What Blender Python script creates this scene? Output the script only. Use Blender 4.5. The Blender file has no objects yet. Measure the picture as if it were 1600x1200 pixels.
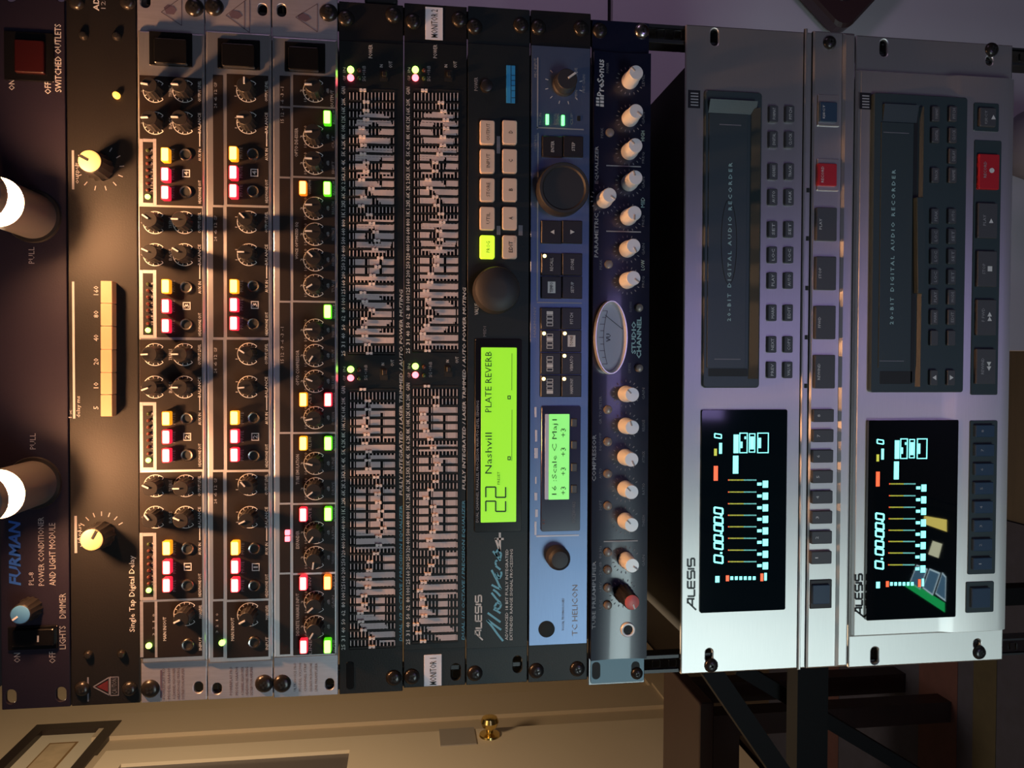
import bpy, math, random
from mathutils import Vector, Matrix

# ------------------------------------------------------------------ camera, world, lights, exposure
ZT = 1.32                                   # height of the top edge of the rack above the floor
S = bpy.context.scene
COL = S.collection
CR = ((0.0038, -0.13362, -0.99103), (0.99979, 0.02053, 0.00107), (-0.0202, 0.99082, -0.13367))  # image right, image up, forward
CP = Vector((-0.012974, -0.54686, ZT - 0.26997))
FPX = 1200.0
cam = bpy.data.cameras.new('camera'); cam.sensor_fit = 'HORIZONTAL'; cam.sensor_width = 36.0
cam.lens = 36.0 * FPX / 1600.0; cam.clip_start = 0.02; cam.clip_end = 50
co = bpy.data.objects.new('camera', cam); COL.objects.link(co)
r, u, f = (Vector(v) for v in CR)
co.matrix_world = Matrix(((r.x, u.x, -f.x, CP.x), (r.y, u.y, -f.y, CP.y), (r.z, u.z, -f.z, CP.z), (0, 0, 0, 1)))
S.camera = co
S.view_settings.view_transform = 'Standard'; S.view_settings.look = 'None'
S.view_settings.exposure = 0.0; S.view_settings.gamma = 1.0; S.view_settings.use_curve_mapping = False

W = bpy.data.worlds.new('room_dusk'); S.world = W; W.use_nodes = True
W.node_tree.nodes['Background'].inputs[0].default_value = (0.52, 0.46, 0.52, 1)
W.node_tree.nodes['Background'].inputs[1].default_value = 0.014

def area(name, loc, target, sx, sy, col, power, spread=180):
    l = bpy.data.lights.new(name, 'AREA'); l.shape = 'RECTANGLE'; l.size = sx; l.size_y = sy
    l.color = col; l.energy = power; l.spread = math.radians(spread)
    o = bpy.data.objects.new(name, l); COL.objects.link(o); o.location = loc
    o.rotation_euler = (Vector(target) - Vector(loc)).to_track_quat('-Z', 'Y').to_euler(); return o
def point(name, loc, col, power, rad=0.05):
    l = bpy.data.lights.new(name, 'POINT'); l.color = col; l.energy = power; l.shadow_soft_size = rad
    o = bpy.data.objects.new(name, l); COL.objects.link(o); o.location = loc; return o
area('desk_screen_light', (-0.72, -1.20, 0.58), (-0.18, 0, 0.72), 0.55, 0.34, (0.78, 0.98, 0.98), 2.0, 100)
area('purple_lamp_light', (0.02, -1.50, 0.34), (0.0, 0, 0.75), 0.34, 0.30, (0.52, 0.41, 1.0), 0.55, 110)
point('hall_lamp_light', (-0.50, 0.95, 1.80), (1.0, 0.74, 0.47), 46.0, 0.12)
area('wall_wash_light', (1.3, -0.5, 1.3), (0.7, 0.6, 0.8), 0.3, 0.3, (0.60, 0.42, 0.64), 1.05, 90)

# ------------------------------------------------------------------ pixel helpers (photo pixel -> point on a plane of the place)
def _ray(px, py):
    a = (px - 800) / FPX; b = -(py - 600) / FPX
    return Vector([CR[0][i] * a + CR[1][i] * b + CR[2][i] for i in range(3)])
def P(px, py, d=0.0):
    """x, z of the point at depth plane y=d seen at a photo pixel"""
    v = _ray(px, py); t = (d - CP.y) / v.y
    return CP.x + t * v.x, CP.z + t * v.z
def PX(px, py, X):
    v = _ray(px, py); t = (X - CP.x) / v.x
    return CP.y + t * v.y, CP.z + t * v.z
def rect(x0, x1, y0, y1, d=0.0):
    xm, ym = (x0 + x1) / 2, (y0 + y1) / 2
    return P(xm, y1, d)[0], P(xm, y0, d)[0], P(x1, ym, d)[1], P(x0, ym, d)[1]   # X0 X1 Z0 Z1

# ------------------------------------------------------------------ materials
MATS = {}
def mat(name, col=(.5, .5, .5), rough=.5, metal=0., emit=None, es=0., noise=0., nscale=300., stretch=(1, 1, 1), bump=0., aniso=0., coat=0., coatr=.08, spec=.5, alpha=None, trans=0., sample=False):
    m = bpy.data.materials.new(name); m.use_nodes = True; nt = m.node_tree; b = nt.nodes['Principled BSDF']
    b.inputs['Base Color'].default_value = (*col, 1); b.inputs['Roughness'].default_value = rough; b.inputs['Metallic'].default_value = metal
    b.inputs['Specular IOR Level'].default_value = spec
    if coat: b.inputs['Coat Weight'].default_value = coat; b.inputs['Coat Roughness'].default_value = coatr
    if emit: b.inputs['Emission Color'].default_value = (*emit, 1); b.inputs['Emission Strength'].default_value = es
    if trans: b.inputs['Transmission Weight'].default_value = trans
    if noise or bump:
        tc = nt.nodes.new('ShaderNodeTexCoord'); mp = nt.nodes.new('ShaderNodeMapping'); mp.inputs['Scale'].default_value = stretch
        nz = nt.nodes.new('ShaderNodeTexNoise'); nz.inputs['Scale'].default_value = nscale; nz.inputs['Detail'].default_value = 3
        nt.links.new(tc.outputs['Object'], mp.inputs[0]); nt.links.new(mp.outputs[0], nz.inputs['Vector'])
        if noise:
            mx = nt.nodes.new('ShaderNodeMix'); mx.data_type = 'RGBA'
            mx.inputs['A'].default_value = (*[c * (1 - noise) for c in col], 1); mx.inputs['B'].default_value = (*[min(1, c * (1 + noise)) for c in col], 1)
            nt.links.new(nz.outputs['Fac'], mx.inputs['Factor']); nt.links.new(mx.outputs['Result'], b.inputs['Base Color'])
        if bump:
            bp = nt.nodes.new('ShaderNodeBump'); bp.inputs['Strength'].default_value = bump; bp.inputs['Distance'].default_value = .0004
            nt.links.new(nz.outputs['Fac'], bp.inputs['Height']); nt.links.new(bp.outputs[0], b.inputs['Normal'])
    if aniso:
        cx = nt.nodes.new('ShaderNodeCombineXYZ'); cx.inputs[2].default_value = 1
        b.inputs['Anisotropic'].default_value = aniso; nt.links.new(cx.outputs[0], b.inputs['Tangent'])
    if emit and not sample: m.cycles.emission_sampling = 'NONE'
    MATS[name] = m; return m
mat('navy_paint', (.011, .008, .018), .6, spec=.25, noise=.25, nscale=900, bump=.15)
mat('black_paint', (.009, .008, .008), .5, spec=.3, noise=.25, nscale=900, bump=.2)
mat('black_gloss', (.005, .005, .006), .25, spec=.3)
mat('eq_paint', (.007, .009, .010), .5, spec=.3, noise=.2, nscale=900, bump=.15)
mat('verb_paint', (.008, .012, .014), .5, spec=.35, noise=.2, nscale=900, bump=.15)
mat('brushed_silver', (.60, .60, .63), .36, .85, noise=.12, nscale=60, stretch=(1, 1, 60), aniso=.6)
mat('silver_ear', (.60, .57, .62), .42, .75, noise=.15, nscale=80, stretch=(8, 1, 1))
mat('field_print', (.012, .008, .007), .45, spec=.4, noise=.2, nscale=700)
mat('champagne', (.70, .68, .66), .45, .86, noise=.05, nscale=60, stretch=(1, 1, 40), aniso=.75)
mat('tc_panel', (.15, .21, .34), .42, .75, noise=.10, nscale=70, stretch=(1, 1, 40), aniso=.4)
mat('presonus_blue', (.006, .008, .024), .30, .1, noise=.2, nscale=500, coat=.4)
mat('presonus_ear', (.06, .09, .11), .45, .6)
mat('white_print', (.60, .58, .57), .5)
mat('grey_print', (.30, .29, .31), .55)
mat('dim_print', (.16, .155, .18), .55)
mat('cream_print', (.80, .66, .52), .5)
mat('dark_print', (.10, .07, .10), .5)
mat('black_print', (.012, .012, .014), .4)
mat('blue_print', (.02, .09, .38), .45)
mat('cyan_print', (.06, .24, .36), .5)
mat('script_print', (.14, .44, .60), .5)
mat('red_print', (.10, .012, .014), .5)
mat('teal_print', (.30, .46, .47), .5)
mat('scale_print', (.55, .46, .46), .6)
mat('black_plastic', (.016, .014, .014), .38, bump=.1, nscale=1500)
mat('soft_black', (.022, .020, .022), .55)
mat('grey_tube', (.10, .095, .10), .5, .2)
mat('cream_cap', (.46, .38, .18), .5)
mat('cream_key', (.34, .22, .125), .5)
mat('beige_key', (.68, .52, .42), .5)
mat('blue_cap', (.06, .20, .42), .5)
mat('red_rocker', (.022, .003, .004), .4, spec=.3)
mat('steel_screw', (.30, .28, .27), .30, .95)
mat('black_screw', (.035, .032, .032), .28, .6)
mat('chrome', (.80, .79, .78), .12, 1.)
mat('chrome_soft', (.82, .79, .76), .30, .75)
mat('nickel', (.55, .52, .50), .25, 1.)
mat('hole_dark', (.004, .004, .004), .7)
mat('bulb_glow', (1, .9, .7), .5, emit=(1.0, .47, .20), es=850., sample=True)
mat('led_amber', (1, .5, .1), .4, emit=(1, .42, .06), es=2.3)
mat('led_green', (.4, 1, .2), .4, emit=(.42, 1, .10), es=5)
mat('led_green2', (.2, 1, .3), .4, emit=(.10, 1, .16), es=4)
mat('led_red', (1, .1, .1), .4, emit=(1, .10, .13), es=6)
mat('led_yellow', (1, .8, .3), .4, emit=(1, .72, .25), es=4)
mat('led_off', (.10, .03, .02), .3)
mat('led_offg', (.05, .07, .02), .3)
mat('key_yellow', (1, .7, .2), .4, emit=(1, .60, .13), es=3.2)
mat('key_red', (1, .3, .3), .4, emit=(1, .26, .24), es=3.6)
mat('key_green', (.5, 1, .3), .4, emit=(.52, 1, .20), es=2.6)
mat('key_orange', (1, .5, .2), .4, emit=(1, .42, .12), es=3.0)
for n_, c_, e_ in (('key_yellow', (1, .36, .01), .9), ('key_red', (1, .02, .06), .75), ('key_green', (.12, .9, .01), .8), ('key_orange', (1, .22, .01), .8)):
    mat(n_ + '_side', c_, .4, emit=c_, es=e_)
mat('key_lime', (.6, .9, .1), .4, emit=(.55, .86, .02), es=1.0)
mat('lcd_lime', (.30, .65, .05), .3, emit=(.22, .66, .012), es=.85)
mat('lcd_mint', (.25, .65, .2), .3, emit=(.20, .74, .14), es=.9)
mat('lcd_ink', (.01, .06, .01), .5)
mat('vfd_cyan', (.4, 1, 1), .4, emit=(.22, 1, .92), es=1.5)
mat('vfd_dim', (.2, .6, .6), .4, emit=(.18, .62, .55), es=.8)
mat('vfd_red', (1, .2, .1), .4, emit=(1, .09, .02), es=1.3)
mat('vfd_yellow', (.6, .6, .1), .4, emit=(.52, .52, .04), es=.8)
mat('glass_black', (.003, .007, .010), .06, spec=.5)
mat('display_navy', (.015, .016, .05), .2)
mat('film', (.6, .62, .75), .25)
mat('door_teal', (.030, .045, .050), .42, bump=.1, nscale=900)
mat('key_grey', (.055, .055, .062), .5)
mat('key_blue', (.020, .045, .085), .45)
mat('key_rec', (.42, .012, .020), .45)
mat('tape_slot', (.006, .006, .007), .6)
mat('knob_white', (.80, .78, .78), .42, .15)
mat('knob_red', (.62, .12, .11), .45)
mat('button_dim', (.22, .19, .17), .35, .2)
mat('vu_face', (.34, .34, .42), .45)
mat('fader_pink', (.82, .70, .66), .5)
mat('sticker', (.85, .80, .85), .5)
mat('sticker_blue', (.03, .28, .60), .5)
mat('rail_black', (.020, .020, .022), .45, .2)
mat('chassis_black', (.006, .006, .006), .7)
mat('wall_paint', (.52, .42, .29), .8, noise=.05, nscale=6, bump=.05)
mat('wall_pale', (.56, .53, .58), .8, noise=.04, nscale=5)
mat('trim_paint', (.50, .40, .28), .5)
mat('door_paint', (.66, .55, .40), .55, noise=.03, nscale=5)
mat('pane_grey', (.10, .085, .085), .25)
mat('brass', (.80, .58, .20), .22, 1.)
mat('plate_grey', (.30, .26, .22), .5)
mat('frame_black', (.025, .016, .012), .4)
mat('mat_board', (.62, .55, .42), .7)
mat('print_tan', (.52, .40, .25), .7, noise=.25, nscale=25)
mat('print_line', (.25, .15, .06), .7)
mat('floor_wood', (.022, .015, .012), .5, noise=.4, nscale=8, stretch=(1, 12, 1))
mat('mahogany', (.018, .007, .007), .4, noise=.4, nscale=10, stretch=(1, 8, 8))
mat('glass_mirror', (.003, .005, .007), .02, spec=1., coat=1., coatr=.015)
for n_, c_ in (('screen_green', (.01, .42, .10)), ('screen_yellow', (.85, .70, .16)), ('screen_tile', (.06, .14, .22)), ('screen_line', (.45, .62, .70)), ('screen_pale', (.65, .66, .45))): mat(n_, (.02, .02, .02), .4, emit=c_, es=4.2)
mat('screen_base', (.004, .005, .006), .3)
mat('rug_navy', (.016, .018, .038), .9, noise=.3, nscale=60)
mat('rug_red', (.040, .012, .014), .9, noise=.3, nscale=60)
mat('rug_olive', (.026, .022, .011), .9, noise=.3, nscale=60)
mat('stand_black', (.006, .006, .007), .7, spec=.2)
mat('case_brown', (.055, .028, .030), .35, coat=.3)
mat('case_inner', (.030, .014, .022), .3, coat=.4)
mat('cloth_grey', (.16, .15, .19), .9)

# ------------------------------------------------------------------ mesh building
class MB:
    def __init__(s): s.v = []; s.f = []; s.smooth = False
    def add(s, vs, fs):
        o = len(s.v); s.v += [tuple(v) for v in vs]; s.f += [tuple(i + o for i in f) for f in fs]; return s
    def box(s, x0, x1, y0, y1, z0, z1):
        return s.add([(x0, y0, z0), (x1, y0, z0), (x1, y1, z0), (x0, y1, z0), (x0, y0, z1), (x1, y0, z1), (x1, y1, z1), (x0, y1, z1)],
                     [(0, 3, 2, 1), (4, 5, 6, 7), (0, 1, 5, 4), (1, 2, 6, 5), (2, 3, 7, 6), (3, 0, 4, 7)])
    def prism(s, pts, y0, y1, ch=0.):
        """outline in x,z (counter-clockwise seen from the front, -y), front y0, back y1, chamfer ch on the front edge"""
        n = len(pts); cx = sum(p[0] for p in pts) / n; cz = sum(p[1] for p in pts) / n
        rings = []
        if ch > 0:
            w = max(p[0] for p in pts) - min(p[0] for p in pts); h = max(p[1] for p in pts) - min(p[1] for p in pts)
            kx, kz = max(0.1, 1 - 2 * ch / w), max(0.1, 1 - 2 * ch / h)
            rings.append([(cx + (p[0] - cx) * kx, y0, cz + (p[1] - cz) * kz) for p in pts])
            rings.append([(p[0], y0 + ch, p[1]) for p in pts])
        else: rings.append([(p[0], y0, p[1]) for p in pts])
        rings.append([(p[0], y1, p[1]) for p in pts])
        vs = [v for rg in rings for v in rg]; fs = [tuple(range(n))]
        for k in range(len(rings) - 1):
            for i in range(n):
                j = (i + 1) % n; fs.append((k * n + j, k * n + i, (k + 1) * n + i, (k + 1) * n + j))
        fs.append(tuple(reversed(range((len(rings) - 1) * n, len(rings) * n))))
        return s.add(vs, fs)
    def rbox(s, X0, X1, Z0, Z1, y0, y1, rad=.001, ch=.0003, seg=3):
        return s.prism(rrect(X0, X1, Z0, Z1, rad, seg), y0, y1, ch)
    def lathe(s, prof, c=(0, 0), n=24, cap0=True, cap1=True):
        """prof: (radius, y) from the front to the back; axis along y through x,z = c"""
        vs = []; fs = []
        for (rr, y) in prof:
            for i in range(n):
                a = 2 * math.pi * i / n; vs.append((c[0] + rr * math.cos(a), y, c[1] + rr * math.sin(a)))
        for k in range(len(prof) - 1):
            for i in range(n):
                j = (i + 1) % n; fs.append((k * n + j, k * n + i, (k + 1) * n + i, (k + 1) * n + j))
        if cap0: fs.append(tuple(range(n)))
        if cap1: fs.append(tuple(reversed(range((len(prof) - 1) * n, len(prof) * n))))
        s.smooth = True
        return s.add(vs, fs)
    def quad(s, X0, X1, Z0, Z1, y): return s.add([(X0, y, Z0), (X1, y, Z0), (X1, y, Z1), (X0, y, Z1)], [(0, 1, 2, 3)])
    def tube(s, a, b, rad, n=8):
        a = Vector(a); b = Vector(b); d = (b - a).normalized(); p = d.orthogonal().normalized(); q = d.cross(p); vs = []
        for e in (a, b):
            for i in range(n):
                t = 2 * math.pi * i / n; vs.append(e + p * math.cos(t) * rad + q * math.sin(t) * rad)
        fs = [((i + 1) % n, i, n + i, n + (i + 1) % n) for i in range(n)] + [tuple(range(n)), tuple(reversed(range(n, 2 * n)))]
        s.smooth = True
        return s.add(vs, fs)
    def bar(s, a, b, w, h):
        """square bar from a to b"""
        a = Vector(a); b = Vector(b); d = (b - a).normalized(); up = Vector((0, 0, 1)) if abs(d.z) < .9 else Vector((0, 1, 0))
        p = d.cross(up).normalized() * w / 2; q = p.cross(d).normalized() * h / 2
        vs = [e + p * i + q * j for e in (a, b) for i, j in ((-1, -1), (1, -1), (1, 1), (-1, 1))]
        return s.add(vs, [(0, 1, 2, 3), (7, 6, 5, 4), (1, 0, 4, 5), (2, 1, 5, 6), (3, 2, 6, 7), (0, 3, 7, 4)])
    def mesh(s, name, m):
        me = bpy.data.meshes.new(name); me.from_pydata(s.v, [], s.f); me.materials.append(MATS[m]); me.update()
        if s.smooth:
            me.polygons.foreach_set('use_smooth', [True] * len(me.polygons)); me.set_sharp_from_angle(angle=.6)
        return me
    def build(s, name, m, parent=None, loc=None): return obj(name, s.mesh(name, m), parent, loc)

def rrect(X0, X1, Z0, Z1, rad, seg=3):
    rad = min(rad, (X1 - X0) / 2.01, (Z1 - Z0) / 2.01)
    if rad <= 0: return [(X0, Z0), (X1, Z0), (X1, Z1), (X0, Z1)]
    pts = []
    for cx, cz, a0 in ((X0 + rad, Z0 + rad, 180), (X1 - rad, Z0 + rad, 270), (X1 - rad, Z1 - rad, 0), (X0 + rad, Z1 - rad, 90)):
        for i in range(seg + 1):
            a = math.radians(a0 + 90 * i / seg); pts.append((cx + rad * math.cos(a), cz + rad * math.sin(a)))
    return pts
def ellipse(cx, cz, rx, rz, n=24): return [(cx + rx * math.cos(2 * math.pi * i / n), cz + rz * math.sin(2 * math.pi * i / n)) for i in range(n)]

def obj(name, me, parent=None, loc=None):
    o = bpy.data.objects.new(name, me); COL.objects.link(o)
    if parent: o.parent = parent
    if loc is not None: o.location = loc
    return o
def thing(name, label, cat, loc=(0, 0, 0), group=None):
    o = bpy.data.objects.new(name, None); COL.objects.link(o); o.location = loc; o.empty_display_size = .05
    o['label'] = label; o['category'] = cat
    if group: o['group'] = group
    return o
def tag(o, label, cat, group=None):
    o['label'] = label; o['category'] = cat
    if group: o['group'] = group
    return o

def plate(outline, holes, y0, y1, name, m, parent, bev=.0004):
    """sheet of metal with real holes: outline and holes are lists of x,z"""
    cu = bpy.data.curves.new('plate', 'CURVE'); cu.dimensions = '2D'; cu.fill_mode = 'BOTH'
    cu.extrude = abs(y1 - y0) / 2 - bev; cu.bevel_depth = bev; cu.bevel_resolution = 1; cu.offset = -bev
    for pts in [outline] + holes:
        sp = cu.splines.new('POLY'); sp.points.add(len(pts) - 1)
        for i, (x, z) in enumerate(pts): sp.points[i].co = (x, z, 0, 1)
        sp.use_cyclic_u = True
    o = bpy.data.objects.new('plate', cu); me = bpy.data.meshes.new_from_object(o)
    bpy.data.objects.remove(o); bpy.data.curves.remove(cu)
    ym = (y0 + y1) / 2
    for v in me.vertices: x, z, h = v.co; v.co = (x, ym - h, z)
    me.materials.clear(); me.materials.append(MATS[m]); me.name = name; me.update()
    return obj(name, me, parent)

# ---- lettering: every string is fitted to the box it fills in the photograph's panel
FC = {}
def glyphs(st, off=0.):
    if (st, off) in FC: return FC[(st, off)]
    cu = bpy.data.curves.new('t', 'FONT'); cu.body = st; cu.resolution_u = 1; cu.offset = off; cu.fill_mode = 'FRONT'
    o = bpy.data.objects.new('t', cu); me = bpy.data.meshes.new_from_object(o)
    vs = [tuple(v.co) for v in me.vertices]; fs = [tuple(p.vertices) for p in me.polygons]
    bpy.data.objects.remove(o); bpy.data.curves.remove(cu); bpy.data.meshes.remove(me)
    FC[(st, off)] = (vs, fs); return vs, fs
class Print:
    """flat print of one unit, one mesh per ink"""
    def __init__(s, d): s.d = d; s.ink = {}
    def mb(s, m): return s.ink.setdefault(m, MB())
    def text(s, st, x0, x1, ya, yb, m='white_print', d=None, shear=0., off=0.):
        """caps run from pixel x0 (top) to x1 (baseline), from pixel ya (first letter) to yb (last)"""
        d = s.d if d is None else d
        vs, fs = glyphs(st, off)
        if not vs: return
        X0, X1, Z0, Z1 = rect(x0, x1, yb, ya, d)
        a0 = min(v[0] for v in vs); a1 = max(v[0] for v in vs); b0 = min(v[1] for v in vs); b1 = max(v[1] for v in vs)
        if st == '1': c_ = (X0 + X1) / 2; w1 = (X1 - X0) * .22; X0, X1 = c_ - w1, c_ + w1
        kx = (X1 - X0) / (a1 - a0); kz = (Z1 - Z0) / max(b1 - b0, .3)
        s.mb(m).add([(X0 + (v[0] - a0) * kx + shear * (v[1] - b0) * kz, d - .00025, Z0 + (v[1] - b0) * kz) for v in vs], fs)
    def rect(s, x0, x1, y0, y1, m, d=None, lift=.0002):
        d = s.d if d is None else d
        X0, X1, Z0, Z1 = rect(x0, x1, y0, y1, d); s.mb(m).quad(X0, X1, Z0, Z1, d - lift)
    def frame(s, x0, x1, y0, y1, t, m, d=None, lift=.0002):
        for a in ((x0, x0 + t, y0, y1), (x1 - t, x1, y0, y1), (x0 + t, x1 - t, y0, y0 + t), (x0 + t, x1 - t, y1 - t, y1)): s.rect(*a, m, d, lift)
    def poly(s, pts, m, d=None, lift=.0002):
        d = s.d if d is None else d
        q = [P(*p, d) for p in pts]; s.mb(m).add([(x, d - lift, z) for x, z in q], [tuple(range(len(q)))])
    def line(s, a, b, w, m, d=None):
        """line between two pixels, w pixels wide"""
        dx, dy = b[0] - a[0], b[1] - a[1]; L = math.hypot(dx, dy) or 1; nx, ny = -dy / L * w / 2, dx / L * w / 2
        s.poly([(a[0] + nx, a[1] + ny), (b[0] + nx, b[1] + ny), (b[0] - nx, b[1] - ny), (a[0] - nx, a[1] - ny)], m, d)
    def dial(s, px, py, rmm, m, a0=-135, a1=135, ticks=11, tl=.0012, w=.00045, ring=True, d=None):
        """printed scale round a knob; angles clockwise from the top"""
        d = s.d if d is None else d
        cx, cz = P(px, py, d); mb = s.mb(m); y = d - .0002; n = 28
        def pt(a, rr): t = math.radians(a); return (cx + rr * math.sin(t), y, cz + rr * math.cos(t))
        if ring:
            vs = []
            for i in range(n + 1):
                a = a0 + (a1 - a0) * i / n; vs += [pt(a, rmm), pt(a, rmm + w)]
            mb.add(vs, [(2 * i, 2 * i + 1, 2 * i + 3, 2 * i + 2) for i in range(n)])
        for i in range(ticks):
            t = math.radians(a0 + (a1 - a0) * i / (ticks - 1)); sx, sz = math.sin(t), math.cos(t); qx, qz = sz * w / 2, -sx * w / 2
            ra, rb = (rmm - tl, rmm) if ring else (rmm, rmm + tl)
            mb.add([(cx + sx * ra + qx, y, cz + sz * ra + qz), (cx + sx * rb + qx, y, cz + sz * rb + qz), (cx + sx * rb - qx, y, cz + sz * rb - qz), (cx + sx * ra - qx, y, cz + sz * ra - qz)], [(0, 1, 2, 3)])
    def done(s, parent, name='printed_lettering'):
        for m, mb in s.ink.items():
            if mb.f:
                # faces of flat print look to the front
                mb.build(name, m, parent)['kind'] = 'stuff'

# ---- small hardware, meshes shared between alike pieces
SH = {}
def shared(key, fn):
    if key not in SH: SH[key] = fn()
    return SH[key]
def knob(parent, px, py, style, dirpx=(-1, 0), d=0.0, name='knob'):
    """knob whose foot stands at a photo pixel; dirpx is where its pointer looks in the photo"""
    R, H, body, capm, ptr, flutes = KN[style]
    def mk():
        mb = MB(); n = 28 if R > .004 else 20
        if style in ('big_dome', 'dome'):
            mb.lathe([(R * .35, -H), (R * .7, -H * .97), (R * .93, -H * .82), (R, -H * .55), (R, -.0006), (R * .96, 0)], n=36)
        elif style == 'wheel':
            mb.lathe([(R * .80, -H * .90), (R * .86, -H), (R * .96, -H), (R, -H * .9), (R, 0)], n=40)
        else:
            mb.lathe([(R * .80, -H), (R * .86, -H * .96), (R * .90, -H * .3), (R, -H * .22), (R, 0)], n=n)
            if flutes:
                for i in range(len(mb.v)):
                    x, y, z = mb.v[i]
                    if y > -H * .9:
                        k = 1 + .05 * (1 if i % 2 else -1); mb.v[i] = (x * k, y, z * k)
        return mb.mesh('knob', body)
    x, z = P(px, py, d)
    o = obj(name, shared(('k', style), mk), parent, (x, d, z))
    if capm:
        obj('cap', shared(('kc', style), lambda: MB().lathe([(R * .70, -H - .0006), (R * .79, -H - .0002), (R * .79, -H + .0004)], n=24).mesh('cap', capm)), o)
    if ptr:
        w = R * .16
        pm = shared(('kp', style), lambda: MB().box(-w / 2, w / 2, -H - .0011, -H + .0002, R * (.1 if ptr[1] else .22), R * ptr[2]).mesh('pointer', ptr[0]))
        p = obj('pointer', pm, o); p.rotation_euler = (0, math.atan2(-dirpx[1], -dirpx[0]), 0)
    return o
#        radius height body cap pointer(material, full, reach) flutes
KN = {'amp': (.0058, .0120, 'black_plastic', None, ('white_print', 1, .86), True),
      'voice': (.0061, .0115, 'black_plastic', None, ('white_print', 1, .86), True),
      'delay': (.0088, .0165, 'black_plastic', 'cream_cap', ('black_print', 1, .76), True),
      'dimmer': (.0075, .014, 'black_plastic', 'blue_cap', ('white_print', 0, .72), True),
      'mic': (.0085, .012, 'soft_black', None, ('white_print', 1, .84), False),
      'dome': (.0085, .012, 'soft_black', None, None, False),
      'big_dome': (.0165, .017, 'soft_black', None, None, False),
      'wheel': (.0182, .013, 'soft_black', None, None, False),
      'strip': (.0060, .0165, 'knob_white', None, ('grey_print', 0, .8), False),
      'strip_red': (.0066, .0225, 'black_plastic', 'knob_red', ('white_print', 0, .75), True)}

def screw(parent, px, py, m='black_screw', rmm=.0056, d=0.0, name='rack_screw'):
    def mk():
        mb = MB().lathe([(rmm * .30, -.0030), (rmm * .62, -.0027), (rmm * .88, -.0017), (rmm, -.0004), (rmm, 0)], n=22)
        return mb.mesh(name, m)
    x, z = P(px, py, d); o = obj(name, shared(('s', m, rmm), mk), parent, (x, d, z))
    def rec():
        a = rmm * .42; b = rmm * .12; mb = MB(); mb.box(-a, a, -.00305, -.0020, -b, b); mb.box(-b, b, -.00305, -.0020, -a, a); return mb.mesh('cross_recess', 'hole_dark')
    c = obj('cross_recess', shared(('sr', rmm), rec), o); c.rotation_euler = (0, random.uniform(0, 1.5), 0)
    return o
def jack(parent, px, py, rmm=.0040, m='nickel', d=0.0, name='jack_socket'):
    x, z = P(px, py, d)
    o = obj(name, shared(('j', rmm, m), lambda: MB().lathe([(rmm * .66, -.0004), (rmm * .72, -.0014), (rmm * .92, -.0016), (rmm * 1.05, -.0008), (rmm * 1.08, 0)], n=26, cap0=False, cap1=False).mesh(name, m)), parent, (x, d, z))
    obj('socket_hole', shared(('jh', rmm), lambda: MB().lathe([(rmm * .70, -.0005), (rmm * .70, -.0001)], n=22).mesh('socket_hole', 'hole_dark')), o)
    return o
def led(parent, px, py, m, rmm=.0022, d=0.0, h=.0022, name='indicator_led'):
    x, z = P(px, py, d)
    return obj(name, shared(('l', m, rmm, h), lambda: MB().lathe([(rmm * .45, -h), (rmm * .85, -h * .8), (rmm, -h * .4), (rmm, 0)], n=16).mesh(name, m)), parent, (x, d, z))
def key(parent, x0, x1, y0, y1, m, d=0.0, h=.003, rad=.001, name='button', ch=.0005):
    """raised button; the pixel rectangle is its top face"""
    X0, X1, Z0, Z1 = rect(x0, x1, y0, y1, d - h)
    o = MB().rbox(X0, X1, Z0, Z1, d - h, d, rad, ch).build(name, m, parent)
    if m + '_side' in MATS:      # the lens is deeper coloured round its sides
        o.data.materials.append(MATS[m + '_side'])
        for p in o.data.polygons: p.material_index = 0 if p.normal.y < -.9 else 1
    return o
def flat(parent, x0, x1, y0, y1, m, d=0.0, t=.0012, rad=.0005, name='panel', ch=.0002):
    """plate standing t in front of plane d"""
    X0, X1, Z0, Z1 = rect(x0, x1, y0, y1, d - t)
    return MB().rbox(X0, X1, Z0, Z1, d - t, d, rad, ch).build(name, m, parent)
def slot_px(px, py, w, h, d=0.0):
    X0, X1, Z0, Z1 = rect(px - w / 2, px + w / 2, py - h / 2, py + h / 2, d)
    return rrect(X0, X1, Z0, Z1, min(X1 - X0, Z1 - Z0) / 2.05, 5)

UN = []
def unit(name, label, cat, px0, px1, yl, yr, panel_mat, holes=(), body=(.215, .25), thick=.003, group=None, bev=.0004):
    """rack unit: front plate with ear holes and the chassis behind it"""
    z1 = P(px0, 550)[1]; z0 = P(px1, 550)[1]; pm = (px0 + px1) / 2
    X0 = P(pm, yl)[0]; X1 = P(pm, yr)[0]
    t = thing(name, label, cat, (0, 0, 0), group)
    plate(rrect(X0, X1, z0 + .0002, z1 - .0002, .0006), [slot_px(*h) for h in holes], 0, thick, 'front_plate', panel_mat, t, bev)
    bw, bd = body
    MB().box(-bw, bw, thick, thick + bd, z0 + .0012, z1 - .0012).build('chassis', 'chassis_black', t)
    UN.append((t, z0))
    return t, X0, X1, z0, z1

# ------------------------------------------------------------------ the room
def struct(o): o['kind'] = 'structure'; return o
XW, YB = -1.24, 2.9
struct(MB().box(XW - .1, 2.6, -2.2, YB + .1, -.06, -.008).build('floor', 'floor_wood'))
struct(MB().box(XW - .1, XW, -2.2, YB + .1, 0, 2.6).build('wall_left', 'wall_paint'))
struct(MB().box(XW, .02, YB, YB + .1, 0, 2.6).build('wall_back', 'wall_paint'))
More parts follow.
